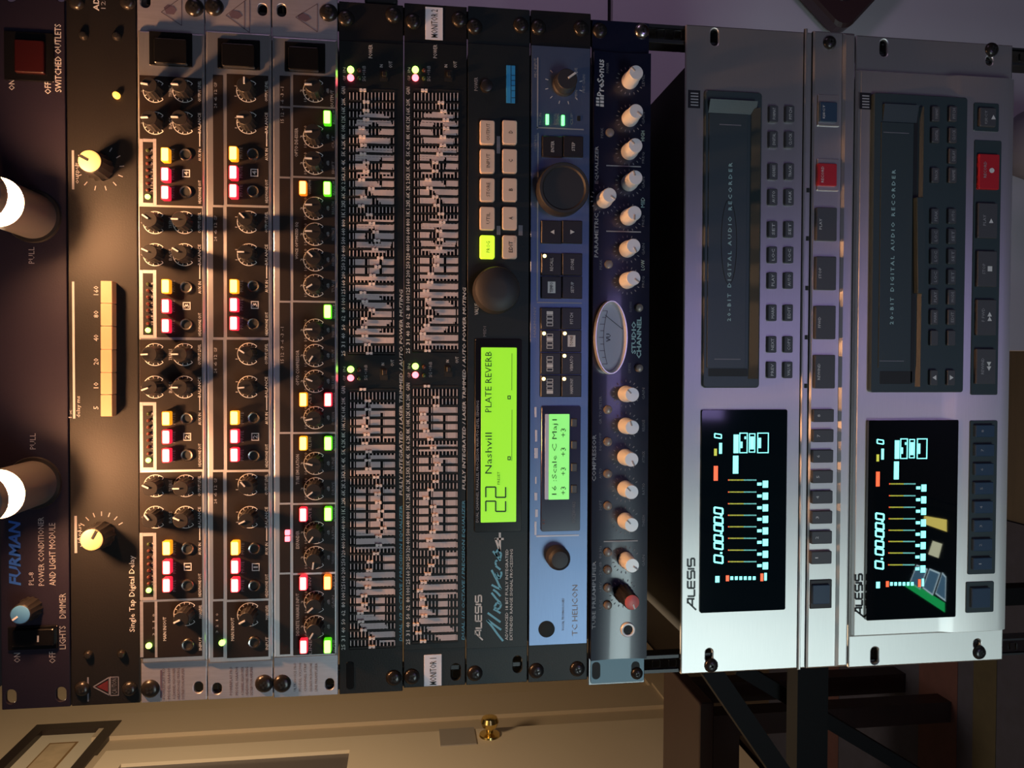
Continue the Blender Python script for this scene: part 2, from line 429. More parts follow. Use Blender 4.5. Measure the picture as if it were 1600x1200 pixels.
# pale panelled wall on the right, with the joint between its two panels
yp = .60
zs = P(953.5, 12, yp)[1]
wr = struct(bpy.data.objects.new('wall_right', None)); COL.objects.link(wr); wr.location = (.9, yp, 0)
MB().box(-.9 + .02, 1.6, 0, .04, 0, zs - .004).build('panel', 'wall_pale', wr)
MB().box(-.9 + .02, 1.6, 0, .04, zs + .004, 2.4).build('panel', 'wall_pale', wr)
MB().box(-.9 + .025, 1.6, .012, .04, zs - .004, zs + .004).build('joint', 'hole_dark', wr)
# door in the left wall, a little ajar, with its casing
def PXr(x0, x1, y, X): return PX(x1, y, X)[1], PX(x0, y, X)[1]
yfree = PX(600, 1149, XW + .047)[0]; ztop = PX(176, 1162, XW + .047)[1]; zbot = .02
dr = struct(bpy.data.objects.new('door_1', None)); COL.objects.link(dr); dr.location = (XW + .012, yfree - .80, zbot)
H = ztop - zbot; Wd = .80
def ybx(mb, x0, x1, ya, yb, z0, z1): return mb.box(x0, x1, ya, yb, z0, z1)
p0, p1 = PX(550, 1172, XW); pz1 = PX(212, 1187, XW)[1]
py1 = PX(400, 1182, XW + .047)[0] - dr.location.y; pza = p1 - zbot; pzb = pz1 - zbot
mb = MB()
ybx(mb, 0, .035, 0, Wd, 0, pza); ybx(mb, 0, .035, 0, Wd, pzb, H); ybx(mb, 0, .035, py1, Wd, pza, pzb); ybx(mb, 0, .035, 0, .13, pza, pzb)
mb.build('leaf', 'door_paint', dr)
MB().box(.010, .024, .13, py1, pza, pzb).build('pane', 'pane_grey', dr)
dr.rotation_euler = (0, 0, -.004)
ky, kz = PX(765, 1149, XW + .05); ky -= dr.location.y; kz -= zbot
def xl(mb):   # lathe along +x instead of -y
    mb.v = [(-y, x, z) for x, y, z in mb.v]; mb.f = [tuple(reversed(f)) for f in mb.f]; return mb
hk = xl(MB().lathe([(.012, -.062), (.024, -.058), (.029, -.045), (.024, -.030), (.012, -.024), (.011, -.010), (.016, -.008), (.032, -.006), (.034, 0)], n=24)).build('door_knob', 'brass', dr, (.035, ky, kz))
l0 = PX(686, 1141, XW + .05); l1 = PX(745, 1163, XW + .05)
MB().box(.0352, .0385, l1[0] - dr.location.y, l0[0] - dr.location.y, l1[1] - zbot, l0[1] - zbot).build('cover_plate', 'plate_grey', dr)
cs = struct(bpy.data.objects.new('trim_1', None)); COL.objects.link(cs); cs.location = (XW, yfree + .02, 0)
zc = PX(252, 1096, XW)[1]
zcb = .13
MB().box(0, .012, .015, .30, zcb, zc + .11).build('casing', 'trim_paint', cs)
MB().box(0, .026, .13, .30, zcb, zc + .12).build('casing_moulding', 'trim_paint', cs)
MB().box(0, .034, .01, .31, 0, zcb).build('plinth_block', 'trim_paint', cs)
MB().box(0, .022, -.95, .012, zc, zc + .10).build('head_casing', 'trim_paint', cs)
struct(MB().box(XW, XW + .015, yfree + .33, YB, 0, .13).build('baseboard_left', 'trim_paint'))
# framed picture on the left wall
a = PX(190, 1125, XW + .03); b = PX(63, 1127, XW + .03); cn = PX(0, 1197, XW + .03)
pf = thing('picture_frame', 'black framed picture with cream mount hanging on the beige wall beside the door', 'picture', (XW, a[0], a[1]))
w_, h_ = .62, b[1] - a[1]
fr = .045
MB().box(0, .03, -w_, 0, 0, fr * .8).build('frame_bar', 'frame_black', pf)
MB().box(0, .03, -w_, 0, h_ - fr * .8, h_).build('frame_bar', 'frame_black', pf)
MB().box(0, .03, -fr, 0, fr * .8, h_ - fr * .8).build('frame_bar', 'frame_black', pf)
MB().box(0, .03, -w_, -w_ + fr, fr * .8, h_ - fr * .8).build('frame_bar', 'frame_black', pf)
MB().box(.004, .012, -w_ + fr, -fr, fr * .8, h_ - fr * .8).build('mount', 'mat_board', pf)
MB().box(.012, .0135, -w_ + .10, -.105, .095, h_ - .085).build('print_border', 'print_line', pf)
MB().box(.0135, .0145, -w_ + .108, -.115, .101, h_ - .091).build('art_print', 'print_tan', pf)
# furniture and things low down behind the rack
zb0 = P(1131, 1125, .8)[1]; zb1 = P(1093, 1125, .8)[1]
bn = thing('low_bench', 'dark mahogany bench below the door, left of the rack', 'bench', (-.95, .9, 0))
MB().rbox(-.26, .32, zb1 - .028, zb1, -.10, .10, .004, .002).build('seat_board', 'mahogany', bn)
MB().rbox(-.22, .28, zb1 - .085, zb1 - .028, -.085, -.065, .003, .001).build('apron', 'mahogany', bn)
for sx in (-.20, .27):
    for sy in (-.07, .07): MB().box(sx - .02, sx + .02, sy - .02, sy + .02, 0, zb1 - .028).build('leg', 'mahogany', bn)
# striped rug: navy ground with red and olive bands
rg = thing('striped_rug', 'dark navy woven rug with dull red and olive stripes on the floor', 'rug', (-.5, .55, -.008))
MB().box(-.735, .22, -2.0, 1.02, 0, .007).build('ground_weave', 'rug_navy', rg)
def rug_band(x0, x1, m):
    def yy(px):
        v = _ray(px, 1120); t = (0 - CP.z) / v.z; return CP.y + t * v.y - .55
    MB().box(-.735, .22, yy(x1), yy(x0), .007, .0079).build('stripe', m, rg)
rug_band(1435, 1495, 'rug_red'); rug_band(1520, 1556, 'rug_olive'); rug_band(1292, 1310, 'rug_red')
# folding keyboard stand
def AT(px, py, Y): x, z = P(px, py, Y); return (x, Y, z)
ks = thing('keyboard_stand', 'black folding keyboard stand standing behind the left side of the rack', 'stand', (-.55, .45, 0))
def ksb(a, b, w, h, nm):
    o = (-.55, .45, 0); MB().bar([a[i] - o[i] for i in range(3)], [b[i] - o[i] for i in range(3)], w, h).build(nm, 'stand_black', ks)
A1 = AT(1105, 1040, .40); B1 = AT(1232, 1225, .40)
def ext(a, b): # carry a strut on to the floor
    t = (0.012 - a[2]) / (b[2] - a[2]); return tuple(a[i] + (b[i] - a[i]) * t for i in range(3))
ksb(A1, ext(A1, B1), .025, .025, 'strut')
A2 = AT(1150, 1040, .50); B2 = AT(1400, 1190, .50)
ksb(A2, ext(A2, B2), .020, .020, 'strut')
A3 = AT(1262, 1030, .45); B3 = AT(1262, 1230, .45)
ksb((A3[0] + .1, A3[1], A3[2]), (B3[0] - .2, B3[1], A3[2]), .03, .045, 'crossbar')
for q_ in (A3[0] + .08, B3[0] - .18): ksb((q_, .45, A3[2]), (q_, .45, .012), .025, .025, 'post')
# dark case leaning against the pale wall
cc = thing('leaning_case', 'dark brown hard case with rounded corner tilted against the pale wall', 'case', (P(1322, 50, .56)[0], .575, P(1322, 50, .56)[1]))
mbc = MB().rbox(0, .42, 0, .42, -.012, .012, .022, .004, 5); ob = mbc.build('shell', 'case_brown', cc); ob.rotation_euler = (0, math.radians(43), 0)
ob2 = MB().rbox(.028, .392, .028, .392, -.015, -.012, .02, .003, 5).build('inner_panel', 'case_inner', cc); ob2.rotation_euler = ob.rotation_euler
MB().tube((.34, 0, -.2), (.34, .008, -cc.location.z - .008), .012).build('prop_leg', 'case_brown', cc)
# pale round cushion low on the right, under the rack
cx_, cz_ = P(1622, 225, .46)
cu_ = thing('round_stool', 'pale grey round topped stool behind the lower right of the rack', 'stool', (cx_, .46, 0))
def zl(mb): mb.v = [(x, z, -y) for x, y, z in mb.v]; return mb
zl(MB().lathe([(.012, -(cz_ + .046)), (.030, -(cz_ + .040)), (.045, -(cz_ + .026)), (.052, -cz_), (.050, -(cz_ - .02)), (.040, -(cz_ - .03))], n=28)).build('cushion', 'cloth_grey', cu_)
for i in range(4):
    t = math.pi / 4 + i * math.pi / 2; MB().tube((.03 * math.cos(t), .03 * math.sin(t), cz_ - .025), (.045 * math.cos(t), .045 * math.sin(t), -.008), .01).build('leg', 'stand_black', cu_)

# ------------------------------------------------------------------ the rack
rk = thing('equipment_rack', 'black steel equipment rack whose two punched rails carry all the units', 'rack', (0, 0.03, 0))
zr1 = P(217, 550)[1]; zr0 = .10
for sx in (-1, 1):
    X0, X1 = (-.2405, -.2270) if sx < 0 else (.2270, .2405)
    holes = []; z = zr1 - .008; pat = (.0127, .0159, .0159); k = 0
    while z > zr0 + .02:
        holes.append(rrect((X0 + X1) / 2 - .0028, (X0 + X1) / 2 + .0028, z - .0028, z + .0028, .0006, 1)); z -= pat[k % 3]; k += 1
    o = plate([(X0, zr0), (X1, zr0), (X1, zr1), (X0, zr1)], holes, .0034, .0055, 'rail', 'rail_black', rk, .0002); o.location = (0, -.03, 0)
    o = MB().box(X1 - .002 if sx > 0 else X0, X1 if sx > 0 else X0 + .002, .0055, .045, zr0, zr1).build('rail_flange', 'rail_black', rk); o.location = (0, -.03, 0)
    MB().box((X0 + X1) / 2 - .018, (X0 + X1) / 2 + .018, -.20, .28, -.008, .04).build('foot', 'rail_black', rk)
    MB().box((X0 + X1) / 2 - .012, (X0 + X1) / 2 + .012, -.02, .03, .04, zr0).build('upright_foot', 'rail_black', rk)
X0, X1, Z0, Z1 = rect(570, 621, -22, 10, .01); MB().rbox(X0, X1, Z0, Z1, -.025, .03, .002, .001).build('side_bracket', 'rail_black', rk)
MB().box(-.227, .227, .02, .05, .045, .085).build('cross_member', 'rail_black', rk)
MB().box(-.227, .227, .24, .27, .005, .035).build('cross_member', 'rail_black', rk)

# ------------------------------------------------------------------ 1 power conditioner with two pull-out lamps
t, X0, X1, Z0, Z1 = unit('power_conditioner', 'navy black power conditioner with two lit pull-out lamps, topmost in the rack', 'power conditioner',
    -3, 106, 1107, -27, 'navy_paint', [(17, 1089, 17, 23), (95.5, 1085, 16, 23), (17, -9, 17, 23), (95.5, -9, 16, 23)], (.215, .16))
pr = Print(0)
flat(t, 6, 84, 50, 126, 'black_gloss', t=.0015, name='switch_bezel')
o = key(t, 22, 68, 62, 113, 'red_rocker', h=.0045, name='rocker_switch', rad=.0008)
pr.text('ON', 14, 23, 141, 125); pr.text('OFF', 70, 80, 147, 128); pr.text('SWITCHED OUTLETS', 86, 96, 144, 38)
pr.text('PULL', 45, 54, 412, 386, 'grey_print'); pr.text('PULL', 47, 56, 702, 677, 'grey_print')
pr.text('FURMAN', 14, 33, 915, 817, 'blue_print', shear=.25, off=.03)
pr.text('PL-8', 45, 53, 914, 894, 'grey_print'); pr.text('POWER CONDITIONER', 60, 69, 915, 808, 'grey_print'); pr.text('AND LIGHT MODULE', 77, 87, 915, 817, 'grey_print')
pr.text('DIMMER', 93, 103, 966, 927, 'grey_print'); pr.text('LIGHTS', 93, 103, 1014, 978, 'grey_print'); pr.text('ON', 22, 32, 1035, 1020, 'grey_print'); pr.text('OFF', 77, 87, 1036, 1018, 'grey_print')
flat(t, 12, 90, 979, 1015, 'black_gloss', t=.0015, name='switch_bezel')
o = key(t, 18, 84, 984, 1010, 'black_gloss', h=.004, name='rocker_switch', rad=.0008)
pr.rect(58, 61, 993, 1003, 'grey_print', d=-.0041)
knob(t, 48, 950, 'dimmer', (-4, 3), name='dimmer_knob')
pr.done(t)
for k, (bx, by) in enumerate(((52, 338), (53, 755))):
    x, z = P(bx, by)
    lm = MB(); R = .0150
    lm.lathe([(R, -.0445), (R, 0)], (0, 0), n=40)
    o = lm.build('lamp_tube', 'grey_tube', t, (x, 0, z))
    MB().lathe([(R * 1.14, -.0018), (R * 1.18, 0)], n=40).build('collar', 'black_plastic', o)
    # upper half shell round the bulb, closed end cap
    vs = []; fs = []; n = 20
    for yy in (-.0445, -.0650):
        for rr in (R, R - .0012):
            for i in range(n + 1):
                a_ = math.pi * i / n - 0.05 * (1 - 2 * i / n); vs.append((rr * math.cos(a_), yy, rr * math.sin(a_)))
    m1 = n + 1
    for i in range(n):
        fs += [(i, i + 1, 2 * m1 + i + 1, 2 * m1 + i), (m1 + i + 1, m1 + i, 3 * m1 + i, 3 * m1 + i + 1)]
    for i in (0, n): fs.append((i, m1 + i, 3 * m1 + i, 2 * m1 + i))
    MB().add(vs, fs).build('lamp_hood', 'grey_tube', o)
    MB().lathe([(R * .9, -.074), (R * 1.02, -.072), (R * 1.02, -.0640)], n=40).build('end_cap', 'grey_tube', o)
    MB().lathe([(.006, -.0636), (.0098, -.0620), (.0105, -.058), (.0105, -.0530), (.0098, -.048), (.006, -.0450)], n=20).build('lamp_bulb', 'bulb_glow', o)

# ------------------------------------------------------------------ 2 digital delay
t, X0, X1, Z0, Z1 = unit('digital_delay', 'black single tap delay unit with a row of cream push keys and two cream knobs', 'delay unit',
    107, 216, 1101, -22, 'black_paint', [], (.21, .18))
pr = Print(0)
for (a_, b_) in ((139, 1023), (191, 1022), (131, 56), (183, 57)): screw(t, a_, b_, 'black_screw', .0030, name='panel_screw')
for (a_, b_) in ((120, 4), (200, 4), (129, 1076), (203, 1076)): screw(t, a_, b_, 'black_screw', .0050)
led(t, 183, 150, 'led_amber', .0022, h=.004)
knob(t, 156, 262, 'delay', (-6, -3), name='output_knob'); knob(t, 159, 835, 'delay', (3, -6), name='input_knob')
pr.dial(156, 262, .0125, 'grey_print', -240, 30, 11, .0030, .0006, ring=False)
pr.dial(159, 835, .0125, 'grey_print', -30, 150, 10, .0030, .0006, ring=False)
pr.rect(112.5, 116, 235, 296, 'grey_print'); pr.text('output', 118, 125, 287, 254, 'grey_print')
pr.rect(116.5, 120.5, 806, 864, 'grey_print'); pr.text('input', 122, 129, 848, 818, 'grey_print')
pr.rect(113.5, 117, 440, 654, 'grey_print'); pr.text('delay ms', 119.5, 127, 652, 619, 'grey_print'); pr.text('1x', 107.5, 112.5, 653, 640, 'dim_print')
for s_, y_, w_ in (('160', 454, 14), ('80', 491, 11), ('40', 528, 10), ('20', 565, 10), ('10', 602, 9), ('5', 637, 5)): pr.text(s_, 146.5, 154, y_ + w_ / 2, y_ - w_ / 2, 'grey_print')
pr.text('Single Tap Digital Delay', 202, 213, 987, 868, 'white_print')
pr.text('ADA', 146, 155, 17, -14, 'white_print', off=.02); pr.text('1280', 158, 165, 14, -14, 'grey_print')
ys = (438.5, 474, 509.5, 546, 582, 616.5, 651)
for i in range(6): key(t, 157.2, 175.3, ys[i] + .4, ys[i + 1] - .4, 'cream_key', h=.0075, rad=.0004, name='push_key', ch=.0003)
# warning mark
for a_, b_ in (((146, 1073), (171, 1058)), ((171, 1058), (171, 1086)), ((171, 1086), (146, 1073))): pr.line(a_, b_, 1.8, 'dim_print')
pr.poly([(151, 1073), (169, 1081), (169, 1063)], 'red_print'); pr.frame(172, 186, 1057, 1087, 1.4, 'dim_print'); pr.text('CAUTION', 175, 183, 1084, 1060, 'dim_print'); pr.rect(136.5, 139, 1058, 1096, 'dim_print')
pr.done(t)

# ------------------------------------------------------------------ 3 and 4 headphone amplifiers
def amp_center(t, x0, x1, d):
    flat(t, x0, x1, 50, 1035.5, 'brushed_silver', d=0, t=-d, rad=.0006, name='centre_panel', ch=.0013)
D = -.0028
t, X0, X1, Z0, Z1 = unit('headphone_amplifier', 'silver and black headphone amplifier with two columns of knobs, directly under the delay unit', 'headphone amplifier',
    217, 321.5, 1096, -18, 'silver_ear', [(227, 2, 16, 20), (310, 1074, 15, 18)], (.215, .20), group='silver rack processors')
amp_center(t, 217.5, 321, D)
pr = Print(D)
def fld(x0, x1, y0, y1): pr.rect(x0, x1, y0, y1, 'field_print', lift=.0001)
fld(218.5, 316, 120, 321)
for a_, b_ in ((324, 527), (531, 734), (737.5, 936), (939.5, 1027)): fld(218.5, 316, a_, b_)
for a_, b_ in ((217, 322), (422, 528.5), (628.5, 735.5), (832.5, 938)): pr.frame(218.5, 244.5, a_, b_, 5, 'silver_ear')
pr.rect(219, 224, 939, 1027, 'silver_ear'); pr.rect(242, 246, 939, 1027, 'silver_ear')
flat(t, 233, 300, 50, 103, 'black_gloss', d=D, t=.0012, name='switch_bezel'); key(t, 240, 292, 60, 99, 'black_gloss', d=D, h=.005, name='power_switch')
KA = [(142.6, (-1, -.1), (-1, 0)), (192.5, (-1, .1), (-1, 0)), (347.9, (-9, -6), (-1, 0)), (398, (-11, -5), (-10, -6)), (554, (-1, .05), (-1, 0)), (604.8, (-10, 4), (-1, 0)), (759, (-10, -5), (-1, 0)), (808, (-7, -9), (-2, -1))]
for i, (y_, da, db) in enumerate(KA):
    ca, cb = (242.2, 288.2) if y_ < 700 else (243, 290)
    for c_, d_ in ((ca, da), (cb, db)):
        knob(t, c_, y_, 'amp', d_, D, name='level_knob'); pr.dial(c_, y_, .0072, 'white_print', d=D)
        pr.text('0', c_ - 22, c_ - 18.5, y_ + 1.5, y_ - 1.5, 'grey_print')
    pr.text('TREBLE' if i % 2 == 0 else 'BASS', 264, 269, y_ + 9, y_ - 9, 'grey_print')
    pr.text('OUTPUT LEVEL' if i % 2 == 0 else 'BALANCE', 309.5, 314, y_ + 16, y_ - 16, 'white_print')
for ch_, (yy, jj) in enumerate((((241, 272, 300.6), (242, 300)), ((447, 478, 509), (449, 507)), ((654, 683, 712), (654, 711)), ((857, 887, 915), (857, 914)))):
    xb = 257.5 + ch_ * .8
    for y_, m_ in zip(yy, ('key_yellow', 'key_red', 'key_red')): key(t, xb - 6.5, xb + 6.5, y_ - 11, y_ + 11, m_, D, .0055, .0009, 'lit_button')
    for y_ in yy: pr.text('MUTE', xb + 10, xb + 15, y_ + 9, y_ - 9, 'dim_print')
    for y_ in jj: jack(t, 290.5 + ch_, y_, d=D)
    ym = (jj[0] + jj[1]) / 2; pr.frame(285 + ch_ * .8, 297 + ch_ * .8, ym - 6, ym + 6, 1.4, 'white_print'); pr.text(str(4 - ch_), 287.5 + ch_ * .8, 294.5 + ch_ * .8, ym + 3, ym - 3, 'white_print', off=.01)
    pr.text('AUX IN', 310, 314.5, jj[0] + 10, jj[0] - 9); pr.text('HEADPHONE OUT', 310, 314.5, jj[1] + 18, jj[1] - 18); pr.rect(311.5, 313, jj[0] - 35, jj[0] - 13, 'white_print')
    for k in range(8):
        y_ = yy[2] + 7 - k * 10.3
        led(t, 231 + ch_ * .6, y_, 'led_green' if k == 0 else ('led_offg' if k == 7 else 'led_off'), .0017 if k == 0 else .0011, D, .002, 'meter_led')
        if k: pr.text(str(24 - 3 * k), 235.5 + ch_ * .6, 239.5 + ch_ * .6, y_ + 3, y_ - 3, 'grey_print')
led(t, 233, 1008.5, 'led_green', .0020, D); jack(t, 294, 1007, d=D)
knob(t, 291, 959, 'amp', (-9, 4), D, name='main_knob'); pr.dial(291, 959, .0078, 'white_print', d=D)
for k in range(4): pr.text(str(k), 238.5, 242, 963 + k * 10, 959 + k * 10, 'grey_print')
pr.text('MAIN IN/OUT', 255, 260, 1001, 964); pr.text('MAIN LEVEL', 311, 315.5, 966, 945); pr.text('INPUT', 311, 315.5, 1016, 995)
pr.line((252, 1047), (252, 1090), 3, 'dark_print', d=0); pr.done(t); pr = Print(0)
for x_, s_ in ((256, 'POWERPLAY PRO'), (264, 'MODEL HA4600'), (272, '4 CHANNEL HIGH POWER'), (279, 'HEADPHONES MIXING'), (286, 'DISTRIBUTION AMPLIFIER')): pr.text(s_, x_ - 2.2, x_ + 2.2, 1092, 1044, 'dark_print')
for a_, b_ in (((252, 19), (284, 40)), ((284, 40), (284, -4)), ((284, -4), (252, 19))): pr.line(a_, b_, 1.1, 'dark_print')
pr.poly(list(reversed([(256, 12), (262, 7), (272, 10), (276, 16), (272, 23), (260, 22)])), 'dark_print')
pr.done(t)
screw(t, 304, 12, 'black_screw', .0062); screw(t, 235, 1076, 'black_screw', .0062)

t, X0, X1, Z0, Z1 = unit('headphone_amplifier', 'silver and black headphone amplifier with a single column of knobs, second amplifier from the top', 'headphone amplifier',
    322.3, 425, 1091, -13, 'silver_ear', [(410, 15, 15, 19), (339, 1076, 15, 18)], (.215, .20), group='silver rack processors')
amp_center(t, 322.6, 424.7, D)
pr = Print(D)
for a_, b_ in ((117, 320.5), (324, 527), (531, 734), (737.5, 936), (939.5, 1027)):
    fld(333, 349, a_, b_); fld(354.5, 419.5, a_, b_)
flat(t, 340, 406, 61, 108, 'black_gloss', d=D, t=.0012, name='switch_bezel'); key(t, 346, 398, 68, 104, 'black_gloss', d=D, h=.005, name='power_switch')
for i, (x_, y_, d_) in enumerate(((387.5, 142.5, (0, -1)), (388, 192, (-1, 0)), (388.5, 347, (-8, -8)), (388.7, 398, (-1, 0)), (389, 553, (-8, -5)), (389.3, 604.5, (-1, .1)), (389.6, 757, (-6, -7)), (390, 808, (-9, 4)))):
    knob(t, x_, y_, 'amp', d_, D, name='level_knob'); pr.dial(x_, y_, .0072, 'white_print', d=D)
    for a_ in (-8, 8): pr.text('1', x_ - 21, x_ - 17.5, y_ + a_ + 1.5, y_ + a_ - 1.5, 'grey_print')
    pr.text('OUTPUT LEVEL' if i % 2 == 0 else 'BALANCE', 414, 418.5, y_ + 16, y_ - 16)
for ch_, (yy, jj) in enumerate((((239, 269, 298), (241, 299)), ((447, 476, 505), (447, 506)), ((653, 682, 711), (653, 712)), ((857, 886, 915), (857, 915)))):
    xb = 364 + ch_ * .9
    for y_, m_ in zip(yy, ('key_yellow', 'key_red', 'key_red')): key(t, xb - 6.5, xb + 6.5, y_ - 11, y_ + 11, m_, D, .0055, .0009, 'lit_button'); pr.text('MUTE', xb + 10, xb + 15, y_ + 9, y_ - 9, 'dim_print')
    for y_ in jj: jack(t, 395.5 + ch_ * .7, y_, d=D)
    ym = (jj[0] + jj[1]) / 2; pr.frame(391.5 + ch_ * .7, 403.5 + ch_ * .7, ym - 6, ym + 6, 1.4, 'white_print'); pr.text(str(4 - ch_), 394 + ch_ * .7, 401 + ch_ * .7, ym + 3, ym - 3, 'white_print', off=.01)
    pr.text('AUX IN', 414.5, 419, jj[0] + 10, jj[0] - 9); pr.text('HEADPHONE OUT', 414.5, 419, jj[1] + 18, jj[1] - 18); pr.rect(416, 417.5, jj[0] - 33, jj[0] - 12, 'white_print')
    for k, s_ in enumerate(('24', '6', '12', 'CLIP')): pr.text(s_, 334.5, 339, yy[0] - 70 - k * 11, yy[0] - 77 - k * 11, 'grey_print')
led(t, 347, 1004, 'led_green', .0020, D); jack(t, 397.5, 1003, d=D)
knob(t, 390, 960, 'amp', (-6, 3), D, name='main_knob'); pr.dial(390, 960, .0078, 'white_print', d=D)
for k in range(4): pr.text(str(k), 337.5, 341, 962 + k * 9, 958 + k * 9, 'grey_print')
pr.text('MAIN IN/OUT', 361, 366, 1001, 965); pr.text('MAIN LEVEL', 415, 419.5, 968, 945); pr.text('INPUT', 415, 419.5, 1015, 995); pr.done(t)
pr = Print(0)
for x_, s_ in ((361, 'POWERPLAY PRO'), (370, 'MODEL HA4700'), (379, '4 CHANNEL HIGH POWER'), (386, 'HEADPHONES MIXING'), (393, 'DISTRIBUTION AMPLIFIER')): pr.text(s_, x_ - 2.2, x_ + 2.2, 1086, 1042, 'dark_print')
for a_, b_ in (((353, 24), (390, 51)), ((390, 51), (390, -4)), ((390, -4), (353, 24))): pr.line(a_, b_, 1.1, 'dark_print')
pr.line((382, 2), (382, 46), 1.1, 'dark_print'); pr.poly(list(reversed([(358, 22), (364, 16), (374, 18), (379, 25), (372, 30), (361, 28)])), 'dark_print')
pr.done(t)
screw(t, 335, 11, 'black_screw', .0062); screw(t, 413, 1068, 'black_screw', .0062)

# ------------------------------------------------------------------ 5 voice processor
t, X0, X1, Z0, Z1 = unit('voice_processor', 'silver and black voice processor with coloured lit buttons, below the two headphone amplifiers', 'voice processor',
    426, 528, 1088, -8, 'silver_ear', [(440, 16, 15, 20), (515, 1069, 14, 18)], (.215, .20), group='silver rack processors')
flat(t, 426.3, 527.7, 59, 1027, 'brushed_silver', d=0, t=-D, rad=.0006, name='centre_panel', ch=.0013)
pr = Print(D)
sec = [117, 167.5, 277.5, 471.4, 676.5, 787, 896, 1024]
for a_, b_ in zip(sec, sec[1:]):
    fld(458, 523.5, a_ + 1.5, b_ - 1.5); fld(437, 453.5, a_ + 1.5, b_ - 1.5)
flat(t, 445, 508, 66, 113, 'black_gloss', d=D, t=.0012, name='switch_bezel'); key(t, 450, 498, 73, 109, 'black_gloss', d=D, h=.005, name='power_switch')
for y_, d_ in ((142, (-1, 0)), (213.5, (-1, .1)), (255, (-1, 0)), (325.7, (-1, 0)), (366, (-1, 0)), (406, (-7, -7)), (446.5, (-8, 5)), (516, (-1, 0)), (555.5, (-5, 8)), (595.7, (-10, -4)), (652.6, (-10, 2)), (724, (-10, -3)), (763.6, (-8, 6)), (832, (-6, 8)), (871, (-1, 8)), (940.5, (-7, 6)), (979, (-5, 8))):
    x_ = 492 + (y_ - 142) * .0016
    knob(t, x_, y_, 'voice', d_, D, name='control_knob'); pr.dial(x_, y_, .0075, 'white_print', d=D)
    pr.text('3', x_ - 23, x_ - 18.5, y_ + 2, y_ - 2, 'grey_print'); pr.text('dB', x_ + 18, x_ + 22, y_ + 4, y_ - 4, 'grey_print')
    for a_ in (-14, 14): pr.text('10', x_ - 17, x_ - 13, y_ + a_ + 3, y_ + a_ - 3, 'grey_print')
for x_, y_, m_, s_ in ((511, 183, 'key_green', 'IN/OUT'), (473, 293, 'key_orange', 'WARMTH'), (511, 294, 'key_green', 'IN/OUT'), (511.7, 486.6, 'key_green', 'IN/OUT'), (473.6, 624.5, 'key_yellow', 'FAST'), (512.4, 624.5, 'key_red', 'LO CONTOUR'), (473.5, 693, 'key_yellow', 'FULL BW'), (512.5, 693, 'key_green', 'IN/OUT'), (473.5, 804.5, 'key_red', 'GATE'), (512.5, 803.5, 'key_green', 'IN/OUT'), (473.5, 912, 'key_red', '# INV'), (511.5, 911, 'key_orange', '+48 V'), (474, 1011, 'key_red', 'LINE'), (511.5, 1010.5, 'key_green', 'LO CUT')):
    key(t, x_ - 6, x_ + 6, y_ - 11, y_ + 11, m_, D, .0050, .0009, 'lit_button')
    pr.text(s_, x_ + 9, x_ + 13.2, y_ + 11, y_ - 11, 'grey_print')
for s_, x_, a_, b_ in (('OUTPUT', 519, 168, 141), ('OPTO DE-ESSER', 463, 245, 200), ('VOICE OPTIMIZED EQ', 464, 405, 347), ('OPTO COMPRESSOR', 465, 602, 547), ('TUBE EMULATION', 465, 757, 710), ('EXPANDER', 465, 857, 829), ('DISCRETE VARIABLE INPUT', 465, 993, 927)): pr.text(s_, x_ - 2.6, x_ + 2.6, a_, b_, 'grey_print', off=.01)
for s_, y_ in (('CUT', 222), ('SHIFT', 262), ('BREATH', 325), ('PRESENCE', 366), ('ABSENCE', 406), ('TUNE', 447), ('ENHANCER', 517), ('OUTPUT', 556), ('RELEASE', 597), ('COMPRESSION', 654), ('TUNE', 724), ('DRIVE', 763), ('RATIO', 832), ('THRESHOLD', 871), ('GAIN', 940)): pr.text(s_, 518.5, 522.5, y_ + 10, y_ - 10, 'dim_print')
for y0_ in (139, 514): 
    for k in range(6): pr.text(('-1', '-3', '-6', '-9', '12', '15')[k], 438.5, 443.5, y0_ + k * 10 + 3, y0_ + k * 10 - 3, 'grey_print')
for y_ in (832.5, 842.5): key(t, 445, 452.5, y_ - 4, y_ + 4, 'led_red', D, .0016, .0004, 'meter_led')
pr.done(t)
pr = Print(0)
for x_, s_ in ((461, 'ULTRAVOICE PRO'), (469, 'MODEL VX2000'), (477, 'CHANNEL STRIP'), (486, 'DISCRETE MICROPHONE'), (494, 'LINE PREAMPLIFIER')): pr.text(s_, x_ - 2, x_ + 2, 1080, 1036, 'dim_print')
for a_, b_ in (((462, 27), (496, 50)), ((496, 50), (496, 6)), ((496, 6), (462, 27))): pr.line(a_, b_, 1.1, 'dark_print')
pr.poly(list(reversed([(465, 25), (472, 20), (482, 24), (486, 30), (478, 34), (467, 30)])), 'dark_print')
pr.done(t)
screw(t, 513.5, 20, 'black_screw', .0062); screw(t, 441, 1068, 'black_screw', .0062)

